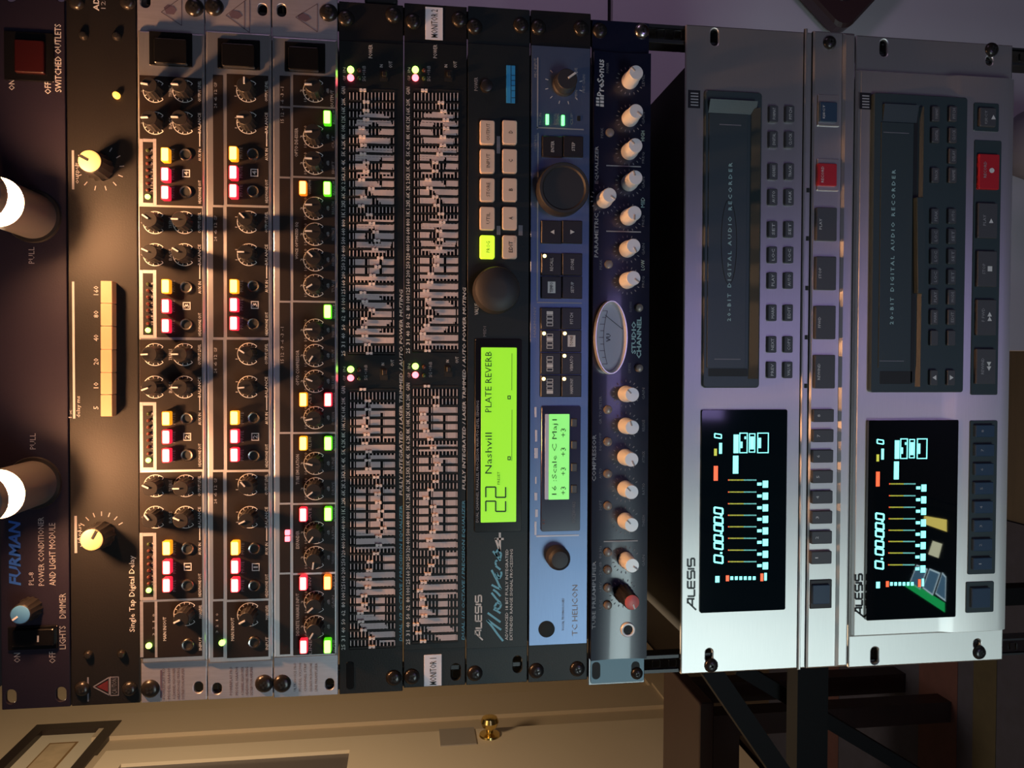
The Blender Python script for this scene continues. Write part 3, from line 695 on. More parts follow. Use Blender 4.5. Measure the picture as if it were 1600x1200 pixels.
# ------------------------------------------------------------------ 6 and 7 graphic equalizers
STROKES = {  # big letters made of widened scale lines: polylines in a unit box, half stroke
    'A': ([[(0, 0), (.52, 1), (.90, 1), (.90, 0)], [(.30, .36), (.90, .36)]], .13), 'L': ([[(.12, 1), (.12, .12), (.95, .12)]], .13),
    'E': ([[(.95, .88), (.12, .88), (.12, .12), (.95, .12)], [(.12, .5), (.9, .5)]], .13), 'S': ([[(.92, .88), (.12, .88), (.12, .5), (.88, .5), (.88, .12), (.08, .12)]], .13),
    'I': ([[(.5, 1), (.5, 0)]], .5), 'M': ([[(.08, 0), (.08, 1), (.5, .15), (.92, 1), (.92, 0)]], .13),
    'Q': ([[(.5, .9), (.2, .8), (.1, .5), (.2, .2), (.5, .1), (.8, .2), (.9, .5), (.8, .8), (.5, .9)], [(.55, .35), (.95, 0)]], .13),
    '2': ([[(.12, .72), (.3, .9), (.7, .9), (.88, .7), (.6, .45), (.14, .12), (.92, .12)]], .14), '3': ([[(.12, .8), (.4, .9), (.8, .85), (.85, .68), (.6, .54), (.88, .35), (.8, .15), (.4, .1), (.1, .2)]], .14),
    '0': ([[(.5, .88), (.2, .75), (.14, .5), (.2, .25), (.5, .12), (.8, .25), (.86, .5), (.8, .75), (.5, .88)]], .15)}
def segd(p, a, b):
    dx, dy = b[0] - a[0], b[1] - a[1]; L = dx * dx + dy * dy; t_ = max(0, min(1, ((p[0] - a[0]) * dx + (p[1] - a[1]) * dy) / L)) if L else 0
    return max(abs(p[0] - a[0] - t_ * dx), abs(p[1] - a[1] - t_ * dy))
def in_letters(letters, px, py, x0, x1):
    for ch_, ya, yb in letters:
        if yb <= py <= ya:
            a_ = (ya - py) / (ya - yb); b_ = (x1 - px) / (x1 - x0)
            if not 0 <= b_ <= 1: return False
            st, w_ = STROKES[ch_]
            for pl in st:
                for p_, q_ in zip(pl, pl[1:]):
                    if segd((a_, b_), p_, q_) < w_: return True
    return False
BANDS = ['20K', '16K', '12K', '10K', '8K', '6.2K', '5K', '4K', '3.1K', '2.5K', '2K', '1.6K', '1.2K', '1K', '800', '640', '500', '400', '320', '250', '200', '160', '125', '100', '80', '62', '50', '40', '31', '25']
EQD = -.0012
def equalizer(t, xs, banks, xlab, xtxt):
    pr = Print(EQD)
    for (xa, xb, ya, yb, gy, gx, handles, letters) in banks:
        n = 30; pitch = (yb - ya) / 29; rows = [gy] + [ya + i * pitch for i in range(n)]
        flat(t, xa - 3, xb + 2, gy + 4, yb + 3, 'black_gloss', d=EQD, t=.0003, name='fader_field', rad=.0003, ch=0.00005)
        tick = [xa + (xb - xa) * i / 12 for i in range(13)]
        # scale lines between the slots, widened where the big letters stand
        mb = pr.mb('scale_print'); y_d = EQD - .0005
        for i in range(-1, n - 1):
            r0 = (gy + 5 if i < 0 else rows[i + 1] + 2.2); r1 = rows[i + 2] - 2.2
            if i == -1: r0 = gy + 4.5
            for tx in tick:
                X0, X1, Z0, Z1 = rect(tx - .75, tx + .75, r0, r1, EQD); mb.quad(X0, X1, Z0, Z1, y_d)
            if i < 0: continue
            k = 3; sh = (r1 - r0) / k
            for j in range(k):
                yy = r0 + (j + .5) * sh; x_ = xa; run = None
                while x_ <= xb + .1:
                    ins = in_letters(letters, x_, yy, xa + 9, xb - 1.5)
                    if ins and run is None: run = x_
                    if (not ins or x_ + 1 > xb + .1) and run is not None:
                        X0, X1, Z0, Z1 = rect(run - .5, x_ - .5, yy - sh / 2, yy + sh / 2, EQD); mb.quad(X0, X1, Z0, Z1, y_d + .00005); run = None
                    x_ += 1
        hs = [gx] + list(handles)
        for i, y_ in enumerate(rows):
            X0, X1, Z0, Z1 = rect(xa - 2, xb + 2, y_ - 1.3, y_ + 1.3, EQD)
            pr.mb('hole_dark').quad(X0, X1, Z0, Z1, y_d - .0001)
            hx = hs[i]; x_, z_ = P(hx, y_, EQD - .002)
            o = obj('fader_cap', shared('fader', lambda: MB().box(-.0009, .0009, -.0024, 0, -.0022, -.0004).box(-.0009, .0009, -.0024, 0, .0004, .0022).box(-.0004, .0004, -.0018, .0006, -.0005, .0005).mesh('fader_cap', 'fader_pink')), t, (x_, EQD, z_))
            lab = 'GAIN' if i == 0 else BANDS[i - 1]; w_ = 2.0 + 2.0 * len(lab)
            if i: pr.text(lab, xlab - 3, xlab + 3, y_ + w_ * .7, y_ - w_ * .7, 'white_print', off=.008)
            else: pr.text(lab, xlab - 3, xlab + 3, y_ + 7, y_ - 5, 'white_print')
        pr.text('+12', xa - 2, xa + 2, gy + 14, gy + 6, 'white_print'); pr.text('0', (xa + xb) / 2 - 2, (xa + xb) / 2 + 2, gy + 11, gy + 7, 'white_print'); pr.text('-12', xb - 2, xb + 2, gy + 14, gy + 6, 'white_print')
    return pr
HR1 = [572, 572, 572, 565, 566, 568, 567, 572, 572, 565, 580, 568, 564.5, 577, 581, 587, 589, 586, 594, 590, 582, 581, 567, 570, 581, 569, 569, 570, 574, 577]
HL1 = [574.7, 575, 572, 570, 573, 570, 576, 574.7, 575.6, 587.5, 592, 590, 591, 595, 593.6, 599, 591.6, 592, 587.5, 578, 577, 576, 575, 569, 569.5, 563, 564, 568, 581, 581]
HR2 = [689, 693, 696.6, 697, 692, 692, 687, 680, 680, 669, 671, 680, 682.5, 689, 691, 686, 688, 686, 681.6, 681.6, 673, 672, 665.6, 669, 669, 672, 666.7, 660.6, 669, 668]
HL2 = [681.6, 681.6, 661, 661.8, 666, 672.6, 677, 681, 684, 681, 681, 672.6, 666, 677, 680, 681, 676, 671, 675, 681, 674, 668.5, 662, 656, 661, 664, 663, 650, 654, 661]
LET_R = [('M', 541, 441), ('E', 437, 401), ('Q', 396, 342), ('2', 324, 277), ('3', 273, 231), ('0', 227, 177)]
LET_L = [('A', 1005, 905), ('L', 905, 858), ('E', 852, 762), ('S', 742, 702), ('I', 697, 690), ('S', 686, 632)]
LET_L = [('A', 1004, 908), ('L', 904, 864), ('E', 856, 764), ('S', 742, 712), ('S', 686, 632), ('I', 704, 694)]
t, X0, X1, Z0, Z1 = unit('graphic_equalizer', 'black thirty-band graphic equalizer without a paper tag, upper of the two equalizers', 'graphic equalizer',
    529.5, 630, 1082.5, 5, 'black_paint', [], (.215, .18), group='graphic equalizers')
flat(t, 530.5, 629.5, 66, 1012, 'eq_paint', t=-EQD, name='centre_panel', rad=.0006)
pr = equalizer(t, None, [(546.5, 615, 159, 552, 140.5, 566.8, HR1, LET_R), (548, 616.5, 626.4, 1011, 608.4, 566.8, HL1, LET_L)], 536.5, 627)
def eq_side(pr, t, dx, yo):
    pr.text('POWER', 576 + dx, 582 + dx, 91, 70); pr.text('SIG +18dB', 566 + dx, 571.5 + dx, 127, 103, 'grey_print'); pr.text('IN', 593.5 + dx, 598 + dx, 105.5, 101); pr.text('OUT', 607.5 + dx, 613 + dx, 106, 96)
    pr.text('SIG +18dB', 569 + dx, 574 + dx, 594 + yo, 570 + yo, 'grey_print'); pr.text('IN', 596 + dx, 600.5 + dx, 571 + yo, 567 + yo); pr.text('OUT', 610.5 + dx, 615.5 + dx, 572 + yo, 562 + yo)
    for y_ in (118, 585 + yo): flat(t, 594 + dx, 606 + dx, y_ - 9, y_ + 9, 'hole_dark', d=EQD, t=.0004, name='switch_slot', ch=.00005); key(t, 597 + dx, 604 + dx, y_ - 7, y_ + 1, 'black_plastic', d=EQD, h=.004, name='slide_switch', rad=.0003)
    for y_, m_ in ((109.5, 'led_green'), (122, 'led_red'), (577 + yo, 'led_green'), (590.5 + yo, 'led_red')):
        led(t, 548 + dx, y_, m_, .0023, EQD, .003); led(t, 561.5 + dx, y_ + 1, 'led_off' if 'green' in m_ else 'led_offg', .0015, EQD, .002)
        pr.text('IN' if 'green' in m_ else 'CLIP', 536 + dx, 540 + dx, y_ + 4, y_ - 4, 'grey_print')
eq_side(pr, t, 0, 0)
pr.text('FULLY INTEGRATED / LASER TRIMMED / AUTO POWER MUTING', 624, 629.3, 774, 453, 'white_print', shear=.25, off=.01)
pr.text('DUAL 1/3 OCTAVE / PRECISION EQUALIZER', 624, 629.3, 1002, 790, 'cyan_print', shear=.25, off=.015)
pr.done(t)
screw(t, 541, 29); screw(t, 615, 24); screw(t, 615.5, 1059); flat(t, 541, 553, 1034, 1077, 'black_gloss', name='tape_patch', t=.0004, rad=.002)
t, X0, X1, Z0, Z1 = unit('graphic_equalizer', 'black thirty-band graphic equalizer with MONITOR 1 and MONITOR 2 paper tags on its ears', 'graphic equalizer',
    630.8, 728.6, 1072.5, 7.5, 'black_paint', [(712, 1050, 15, 26)], (.215, .18), group='graphic equalizers')
flat(t, 631.5, 728, 68, 1014, 'eq_paint', t=-EQD, name='centre_panel', rad=.0006)
pr = equalizer(t, None, [(647.5, 715, 160, 548, 141, 663, HR2, LET_R), (646, 714, 620.8, 1002.5, 603.4, 667, HL2, LET_L)], 637.5, 724)
eq_side(pr, t, 101, -4.7)
pr.text('FULLY INTEGRATED / LASER TRIMMED / AUTO POWER MUTING', 722.5, 727.8, 765, 450, 'white_print', shear=.25, off=.01)
pr.text('DUAL 1/3 OCTAVE / PRECISION EQUALIZER', 721.5, 727, 1000, 782, 'cyan_print', shear=.25, off=.015)
pr.done(t)
for a_, b_ in ((646, 34), (718, 31), (643.5, 1057)): screw(t, a_, b_)
o = flat(t, 664.5, 692, 11, 62, 'sticker', name='paper_tag', t=.0004, rad=.0003); o['label'] = 'white paper tag reading MONITOR 2'
o2 = flat(t, 662.5, 690, 1023, 1072, 'sticker', name='paper_tag', t=.0004, rad=.0003); o2['label'] = 'white paper tag reading MONITOR 1'
pr = Print(-.0004); pr.text('MONITOR 2', 673.5, 684, 59, 15, 'black_print', off=.006); pr.done(o, 'tag_lettering')
pr = Print(-.0004); pr.text('MONITOR 1', 671.5, 682, 1070, 1028, 'black_print', off=.006); pr.done(o2, 'tag_lettering')

# ------------------------------------------------------------------ 8 effects processor
t, X0, X1, Z0, Z1 = unit('effects_processor', 'black effects processor with a wide lime green display and ten cream keys', 'effects processor',
    729.4, 826.2, 1068, 12, 'verb_paint', [(808.5, 1038, 14, 26)], (.215, .19))
flat(t, 730, 825.8, 70, 1012, 'verb_paint', t=-EQD, name='centre_panel', rad=.0006)
pr = Print(EQD)
pr.text('POWER', 741, 746.5, 142, 121, 'grey_print'); MB().lathe([(.0035, -.004), (.0042, -.0036), (.0044, 0)], n=20).build('power_button', 'black_plastic', t, (P(760, 136, EQD)[0], EQD, P(760, 136, EQD)[1]))
o = flat(t, 791, 805, 102, 161, 'sticker_blue', d=EQD, name='blue_sticker', t=.0004, rad=.0002)
prs = Print(EQD - .0004); prs.line((798.5, 102), (798.5, 161), .8, 'black_print')
for y_ in (118, 126, 134, 142, 153): prs.line((799, y_), (805, y_), .8, 'black_print')
prs.done(o, 'sticker_lines')
for k, (ya, yb) in enumerate(((187.5, 225), (232.5, 270), (278, 314.5), (323, 359), (367.5, 404))):
    key(t, 750, 773, ya, yb, 'key_lime' if k == 4 else 'beige_key', EQD, .0035, .0014, 'button')
    key(t, 785, 808, ya, yb, 'beige_key', EQD, .0035, .0014, 'button')
    kd = EQD - .0035
    a_, b_ = ('OUTPUT', 'INPUT', 'STORE', 'UTIL', 'PROG')[k], ('D', 'C', 'B', 'A', 'EDIT')[k]
    m_ = (ya + yb) / 2; w_ = 2.2 * len(a_); pr.text(a_, 760, 765.5, m_ + w_, m_ - w_, 'black_print', d=kd); w_ = 2.2 * len(b_); pr.text(b_, 795, 801, m_ + w_, m_ - w_, 'black_print', d=kd, off=.01)
pr.text('PAGE', 802.5, 806, 379, 371, 'grey_print', d=EQD - .0035); pr.rect(776, 781.5, 213, 240, 'dim_print'); pr.rect(776, 782, 353, 367, 'dim_print'); pr.rect(810, 816.5, 352, 368, 'dim_print')
knob(t, 774, 455, 'big_dome', d=EQD, name='value_knob'); pr.text('VALUE', 741.5, 747.5, 492, 474); pr.text('MIDI', 755, 759.5, 526, 510, 'dim_print')
flat(t, 742, 815, 530, 831, 'black_gloss', d=EQD, t=.0016, name='display_bezel', rad=.001)
o = flat(t, 751.5, 807, 543, 816, 'lcd_lime', d=EQD - .0016, t=.0003, name='display', rad=.0006, ch=.00005)
pd = Print(EQD - .0019)
pd.text('Nashvill', 758, 768.5, 740, 676, 'lcd_ink'); pd.text('PLATE REVERB', 758, 768, 644, 549, 'lcd_ink')
pd.text('PRESET', 777, 781, 757, 737, 'lcd_ink')
def seg7(pd, ch_, x0, x1, ya, yb, m, w=2.2, sl=0.):
    xm = (x0 + x1) / 2; S7 = {'0': 'abcdef', '1': 'bc', '2': 'abged', '8': 'abcdefg', ':': ''}[ch_]
    L = {'a': ((x0, ya), (x0, yb)), 'b': ((x0, yb), (xm, yb)), 'c': ((xm, yb), (x1, yb)), 'd': ((x1, ya), (x1, yb)), 'e': ((xm, ya), (x1, ya)), 'f': ((x0, ya), (xm, ya)), 'g': ((xm, ya), (xm, yb))}
    for s_ in S7:
        a_, b_ = L[s_]; sk = lambda p: (p[0], p[1] - sl * (x1 - p[0])); pd.line(sk(a_), sk(b_), w, m)
seg7(pd, '2', 759, 790, 799, 783, 'lcd_ink'); seg7(pd, '2', 759, 790, 777, 761, 'lcd_ink')
pd.frame(793, 798, 618, 624, 1.4, 'lcd_ink'); pd.frame(793, 798, 713, 719, 1.4, 'lcd_ink'); pd.rect(799.5, 800.2, 640, 720, 'lcd_ink'); pd.rect(799.5, 800.2, 552, 610, 'lcd_ink')
pd.done(o, 'display_characters')
pr.text('DUAL CHANNEL PARALLEL PROCESSOR W/AUTO LEVEL SENSING', 744, 748, 816, 626, 'grey_print', d=EQD - .0016)
def alesis(pr, x0, x1, ya, yb, m, d=None, w=2.4):
    """wide block letters with a pointed first letter"""
    H_ = x1 - x0; u_ = (ya - yb) / 6.2; L = lambda a, b: pr.line(a, b, w, m, d)
    y_ = ya
    L((x1 + H_ * .25, y_), (x0, y_ - u_ * .95)); L((x0, y_ - u_ * .75), (x0, y_ - u_ * 1.35)); L((x0, y_ - u_ * 1.3), (x1, y_ - u_ * 1.3)); L((x1 - H_ * .32, y_ - u_ * .45), (x1 - H_ * .32, y_ - u_ * 1.3)); y_ -= u_ * 1.6
    L((x0, y_), (x1, y_)); L((x1, y_), (x1, y_ - u_ * .8)); y_ -= u_ * .95
    for q_ in (x0, (x0 + x1) / 2, x1): L((q_, y_), (q_, y_ - u_ * .85))
    L((x0, y_), (x1, y_)); y_ -= u_ * 1.1
    def ess(y_):
        xm = (x0 + x1) / 2
        for q_ in (x0, xm, x1): L((q_, y_), (q_, y_ - u_ * .9))
        L((x0, y_), (xm, y_)); L((xm, y_ - u_ * .9), (x1, y_ - u_ * .9))
    ess(y_); y_ -= u_ * 1.15
    L((x0, y_), (x1, y_)); y_ -= u_ * .3
    ess(y_)
alesis(pr, 743, 752, 1000, 928, 'white_print', w=2.3)
sc = [[(786, 1001.5), (778, 991.5), (769, 979), (761, 968.5)], [(761.5, 968.5), (783, 984)], [(762, 957.5), (782, 972)], [(771, 951.5), (776, 954), (782, 958)], [(776, 942), (772.5, 948), (776, 952), (781, 950), (783, 944), (776, 941)], [(768, 926), (775, 935), (782, 942)], [(770.5, 921), (776, 925), (782, 931.5)],
      [(768, 913.5), (776, 918), (782.5, 920.5)], [(782.5, 920.5), (776, 906), (768, 890.5)], [(780, 903), (775.5, 895), (775, 900), (780, 904), (783.5, 898), (783, 893)], [(774.5, 884), (782, 890)], [(775, 883), (774, 878), (776.5, 875)], [(770, 861), (777, 869), (782, 876)], [(777, 870), (774.5, 864), (779, 858), (783, 866), (781, 874)]]
for pl in sc:
    for a_, b_ in zip(pl, pl[1:]): pr.line(a_, b_, 3.2, 'script_print')
for a_, b_ in (((773, 842), (787, 842)), ((774, 841), (781, 861)), ((781, 862), (781, 832))): pr.line(a_, b_, 3.4, 'white_print')
pr.text('ADVANCED 18 BIT FULLY INTEGRATED', 789.5, 794, 1000, 858, off=.01); pr.text('EXTENDED RANGE SIGNAL PROCESSING', 796.5, 801, 1000, 858, off=.01)
pr.done(t)
screw(t, 741.5, 42); screw(t, 814, 40); screw(t, 742, 1052)

# ------------------------------------------------------------------ 9 vocal harmonizer
t, X0, X1, Z0, Z1 = unit('vocal_harmonizer', 'blue grey vocal harmonizer with a small green display under clear film and black keys', 'vocal processor',
    827, 920.6, 1064, 18, 'black_paint', [], (.215, .20))
TD = -.0012
flat(t, 828.5, 919.5, 73, 1007, 'tc_panel', t=-TD, name='face_panel', rad=.0005)
pr = Print(TD)
pr.rect(839, 841, 90, 202, 'grey_print'); pr.rect(839, 912, 200, 202, 'grey_print'); pr.text('MIC INPUT', 834.5, 838.5, 121, 91, 'grey_print'); pr.text('CONTROL', 834.5, 838.5, 237, 210, 'grey_print'); pr.rect(839, 841, 208, 470, 'grey_print'); pr.rect(839, 909, 472.3, 474, 'grey_print'); pr.text('HARMONY', 833.5, 837.5, 527, 479, 'grey_print')
knob(t, 881, 133, 'mic', (4, -3), TD, name='gain_knob'); pr.dial(881, 133, .0118, 'white_print', -225, 45, 10, .0022, .0005, ring=False)
pr.text('LINE', 897.5, 902, 119, 106, 'grey_print'); pr.text('MIC GAIN', 910, 914, 145, 117, 'grey_print'); pr.text('MIN', 898, 902, 154, 141, 'grey_print')
for x_, y_ in ((855.5, 186), (880, 187.5)): key(t, x_ - 2.4, x_ + 2.4, y_ - 8, y_ + 8, 'led_green2', TD, .0012, .0003, 'indicator_led')
for s_, x_ in (('MIC IN', 844), ('DIGITAL', 867), ('SIGNAL', 871), ('CLIP', 893)): pr.text(s_, x_ - 2, x_ + 2, 195, 177, 'grey_print')
flat(t, 902, 907, 181, 189, 'hole_dark', d=TD, t=.0003, name='indicator_window', ch=.00005)
def tkey(x0, x1, y0, y1, s_=None, inv=False):
    key(t, x0 + .5, x1 - .5, y0 + .5, y1 - .5, 'black_plastic', TD, .0022, .0004, 'button')
    if s_:
        xm, ym = (x0 + x1) / 2, (y0 + y1) / 2; w_ = 1.7 * len(s_)
        if inv: pr.rect(xm - 6, xm + 6, ym - 9, ym + 9, 'white_print', d=TD - .0022); pr.text(s_, xm - 2.5, xm + 2.5, ym + 8, ym - 8, 'black_print', d=TD - .0026)
        else: pr.text(s_, xm - 2.4, xm + 2.4, ym + w_, ym - w_, 'white_print', d=TD - .0022)
tkey(847, 879.5, 212, 246, 'ENTER'); tkey(879.5, 912, 212, 246, 'STEP')
knob(t, 876, 300, 'wheel', d=TD, name='data_wheel')
tkey(845.5, 878, 344, 381); tkey(878, 910.5, 344, 381)
pr.poly([(860, 362.5), (866, 359), (866, 366)][::-1] if False else [(860, 362.5), (866, 366), (866, 359)], 'white_print', d=TD - .0022); pr.poly([(898, 362.5), (891, 359), (891, 366)], 'white_print', d=TD - .0022)
for i, row in enumerate((('RECALL', 'STORE'), ('TEMPO', 'SETUP'))):
    for j, s_ in enumerate(row): tkey(845.5 + 32.5 * j, 878 + 32.5 * j, 395 + 36 * i, 431 + 36 * i, s_, inv=(s_ == 'TEMPO'))
for i, row in enumerate((('4', 'PITCH'), ('3', 'TONE'), ('2', 'VIBRATO'), ('1', 'HARMONY'))):
    for j, s_ in enumerate(row):
        x0 = 844.5 + 32.3 * j; y0 = 480 + 35.2 * i; tkey(x0, x0 + 32.3, y0, y0 + 35.2, None if j == 0 else s_, inv=(s_ == 'TONE'))
        if j == 0:
            for k in range(4):
                ym = y0 + 27 - 6 * k; m_ = (lambda *a: pr.rect(*a, 'white_print', d=TD - .0022))
                (m_(854, 864, ym - 2.6, ym + 2.6) if k == 3 - i else pr.frame(854, 864, ym - 2.6, ym + 2.6, .9, 'white_print', d=TD - .0022))
for x_, y_ in ((851, 400), (850, 521), (882.5, 521), (882, 556), (849.5, 592), (881.5, 592)): led(t, x_, y_, 'led_yellow', .0013, TD - .0022, .0006)
flat(t, 846, 907, 634.5, 830, 'display_navy', d=TD, t=.0015, name='display_bezel', rad=.0012)
flat(t, 851.5, 857.5, 647, 780.5, 'film', d=TD - .0015, t=.0003, name='display_edge', ch=.00005)
o = flat(t, 857.5, 889.5, 647, 780.5, 'lcd_mint', d=TD - .0015, t=.0003, name='display', rad=.0004, ch=.00005)
pd = Print(TD - .0018); pd.text('16 :Scale C Maj1', 862.5, 872, 773, 655, 'lcd_ink')
for ya, yb in ((773, 760), (743, 730), (713, 699), (683, 669)): pd.text('+3', 876, 884, ya, yb, 'lcd_ink')
pd.done(o, 'display_characters')
for y_ in (661, 696, 731, 765): key(t, 893, 902, y_ - 7, y_ + 6, 'key_grey', TD - .0015, .0012, .0005, 'soft_key')
pr.text('VOICEWORKS', 894, 899, 817, 784, 'dim_print', d=TD - .0015); pr.text('II', 847.5, 851, 819, 812, 'red_print', d=TD - .0015)
# torn rim of the clear protective film
for k, (a_, b_) in enumerate(((636, 652), (672, 690), (700, 716), (745, 756), (770, 782), (796, 808), (815, 836))): flat(t, 835.5 + (k % 2), 838.5 + (k % 3), a_, b_, 'film', d=TD, t=.0003, name='film_edge', rad=.0002, ch=.00005)
flat(t, 838, 905, 836, 838.5, 'film', d=TD, t=.0003, name='film_edge', ch=.00005)
knob(t, 870, 869, 'dome', d=TD, name='level_knob')
x_, z_ = P(854, 983, TD); MB().lathe([(.0052, -.0006), (.0060, -.0004), (.0060, 0)], n=26).build('input_socket', 'hole_dark', t, (x_, TD, z_))
pr.text('TC HELICON', 894, 902.5, 993, 914, 'grey_print'); pr.text('VOCAL TECHNOLOGIES', 878, 881.5, 985, 935, 'dim_print')
pr.done(t)
for a_, b_ in ((841, 43), (908, 45), (838, 1048), (902, 1045)): screw(t, a_, b_)

# ------------------------------------------------------------------ 10 channel strip
t, X0, X1, Z0, Z1 = unit('channel_strip', 'glossy dark blue channel strip with pale knobs and an oval needle meter', 'channel strip',
    922, 1011, 1068.5, 33, 'presonus_blue', [(931.5, 1048, 13, 28), (993, 1047, 14, 26)], (.215, .22))
# shallow trough face: concave strip so that its middle catches other light than its edges
z1 = P(923.5, 550)[1]; z0 = P(1010.5, 550)[1]; Xa = P(966, 1027)[0]; Xb = P(966, 85)[0]; n = 14; vs = []; fs = []
PD = -.0050
def trough(z_): t_ = (z_ - z0p) / (z1p - z0p); return .0022 * (1 - (2 * t_ - 1) ** 2)
z0p, z1p = z0, z1
for i in range(n + 1):
    t_ = i / n; z_ = z0 + (z1 - z0) * t_; y_ = PD + trough(z_)
    vs += [(Xa, y_, z_), (Xb, y_, z_)]
for i in range(n): fs.append((2 * i, 2 * i + 1, 2 * i + 3, 2 * i + 2))
mb = MB().add(vs, fs); k = len(mb.v)
mb.add([(Xa, 0, z0), (Xb, 0, z0), (Xb, 0, z1), (Xa, 0, z1)], []); mb.f += [(k, k + 1, 1, 0), (2 * n, 2 * n + 1, k + 2, k + 3), tuple([k] + [2 * i for i in range(n + 1)] + [k + 3]), tuple([k + 2] + [2 * i + 1 for i in range(n, -1, -1)] + [k + 1])]
mb.smooth = True; mb.build('face_panel', 'presonus_blue', t)
flat(t, 922.5, 1006.5, 1024, 1066.5, 'presonus_ear', t=.0005, name='ear_plate', rad=.002)
for x_, y_ in ((931.5, 1048), (993, 1047)): 
    q_ = slot_px(x_, y_, 13, 27, -.0006); MB().prism(q_, -.0006, -.0004).build('ear_slot', 'hole_dark', t)
pr = Print(PD)
for (x_, y_) in ((985, 125), (985, 184), (984, 236), (984, 285), (944, 312), (982.5, 339), (981, 389), (981, 438), (979, 615.5), (979, 665.5), (978, 714.5), (978, 764), (978, 814), (979, 876)):
    dirs = random.choice(((-1, -1), (3, 2), (2, 4), (-1, -3), (0, 1)))
    knob(t, x_, y_, 'strip', dirs, PD, name='control_knob'); pr.dial(x_, y_, .0086, 'dim_print', -150, 150, 16, .0016, .0006, ring=False)
knob(t, 975, 928, 'strip_red', (2, 5), PD, name='drive_knob'); pr.dial(975, 928, .0090, 'dim_print', -150, 150, 16, .0016, .0006, ring=False)
jack(t, 982, 985, .0052, 'knob_white', PD)
for y_ in (640, 690, 740, 790, 862.5, 890, 918, 945): led(t, 949, y_, 'button_dim', .0032, PD + .002, .0035, 'push_button')
for x_, y_ in ((953, 207), (951, 413)): led(t, x_, y_, 'button_dim', .0032, PD + .001, .0018, 'peak_led')
for x_, y_ in ((998, 481), (998, 575)): led(t, x_, y_, 'button_dim', .0030, PD + .001, .0035, 'push_button')
pr.text('PreSonus', 933, 944.5, 150, 92, 'white_print', off=.02)
for k in range(3): pr.rect(931.5, 936.5, 152 + k * 5, 155.5 + k * 5, 'white_print'); pr.rect(938, 944, 151 + k * 5.5, 155 + k * 5.5, 'white_print')
for s_, x0, x1, a_, b_ in (('EQUALIZER', 929.5, 936, 287, 228), ('PARAMETRIC', 928.5, 935, 402, 333)): pr.text(s_, x0, x1, a_, b_, 'grey_print', off=.012)
pr.text('COMPRESSOR', 925, 931.5, 752, 679, 'grey_print', off=.012); pr.text('TUBE PREAMPLIFIER', 925, 931, 983, 877, 'grey_print', off=.012)
pr.text('STUDIO', 987.5, 994.5, 553, 502, 'teal_print', off=.03); pr.text('CHANNEL', 995.5, 1002.5, 560, 495, 'teal_print', off=.03)
for y_ in (259, 361.5): pr.rect(948, 1002, y_ - .9, y_ + .9, 'grey_print')
pr.rect(944, 997, 845, 847, 'grey_print')
for s_, y_ in (('LEVEL', 125), ('GAIN', 184), ('FREQ', 246), ('GAIN', 285), ('FREQ', 345), ('GAIN', 389), ('FREQ', 440), ('GAIN', 615), ('RELEASE', 665), ('ATTACK', 714), ('RATIO', 764), ('THRESH', 814), ('GAIN', 876)): pr.text(s_, 1003.5, 1007.5, y_ + 9, y_ - 9, 'dim_print')
for s_, y_ in (('HIGH', 212), ('MID', 316), ('LOW', 414)): pr.text(s_, 1002, 1007.5, y_ + 8, y_ - 8, 'teal_print')
for s_, y_ in (('GR TO METER', 641), ('EQ/COMP', 690), ('AUTO', 740), ('SOFT', 790), ('80 Hz', 863), ('-20 dB', 890), ('+48V', 918), ('LINE', 945)): pr.text(s_, 936.5, 940.5, y_ + 2 * len(s_), y_ - 2 * len(s_), 'dim_print')
for s_, x_, y_ in (('PEAK', 941, 207), ('POWER', 950, 105), ('PEAK', 939, 413), ('EQ BYPASS', 986.5, 479), ('COMP BYPASS', 984.5, 575)): pr.text(s_, x_ - 2, x_ + 2, y_ + 8, y_ - 8, 'dim_print')
# oval meter
X0, X1, Z0, Z1 = rect(929, 981, 469, 585, PD - .004); cx, cz, rx, rz = (X0 + X1) / 2, (Z0 + Z1) / 2, (X1 - X0) / 2, (Z1 - Z0) / 2
vm = obj('needle_meter', None, t, (cx, PD, cz)); n = 48; vs = []; fs = []
prof = [(1.0, .0030), (1.0, -.0036), (.97, -.0050), (.93, -.0050), (.80, -.0004)]
for k_, y_ in prof:
    for i in range(n): a_ = 2 * math.pi * i / n; e_ = rx * (1 - k_); vs.append(((rx - e_ * .50) * math.cos(a_), y_, (rz - e_ * .62) * math.sin(a_)))
for k in range(len(prof) - 1):
    for i in range(n): j = (i + 1) % n; fs.append((k * n + i, k * n + j, (k + 1) * n + j, (k + 1) * n + i))
mb = MB().add(vs, fs); mb.smooth = True; mb.build('chrome_ring', 'chrome_soft', vm)
MB().prism(ellipse(0, 0, rx * .92, rz * .80, 40), -.0004, .0020).build('meter_face', 'vu_face', vm)
mk = MB(); y_ = -.0006
pts = [(-rx * .72 + 2 * rx * .72 * i / 16, rz * .16 + rz * .14 * (1 - (2 * i / 16 - 1) ** 2) * 1.6) for i in range(17)]
for (xa, za), (xb, zb) in zip(pts, pts[1:]): mk.add([(xa, y_, za - .0002), (xb, y_, zb - .0002), (xb, y_, zb + .0002), (xa, y_, za + .0002)], [(0, 1, 2, 3)])
for i, (xa, za) in enumerate(pts):
    if i % 2 == 0: mk.quad(xa - .0002, xa + .0002, za, za + (.0026 if i % 4 else .0036), y_)
mk.build('scale_marks', 'dark_print', vm)
vs_, fs_ = glyphs('VU', .02); MB().add([(v[0] * .0045 - .003, y_, v[1] * .0045 - .0004) for v in vs_], fs_).build('scale_lettering', 'black_print', vm)
MB().bar((.006, y_ - .0006, -rz * .75), (rx * .60, y_ - .0006, rz * .30), .0004, .0003).build('needle', 'black_print', vm)
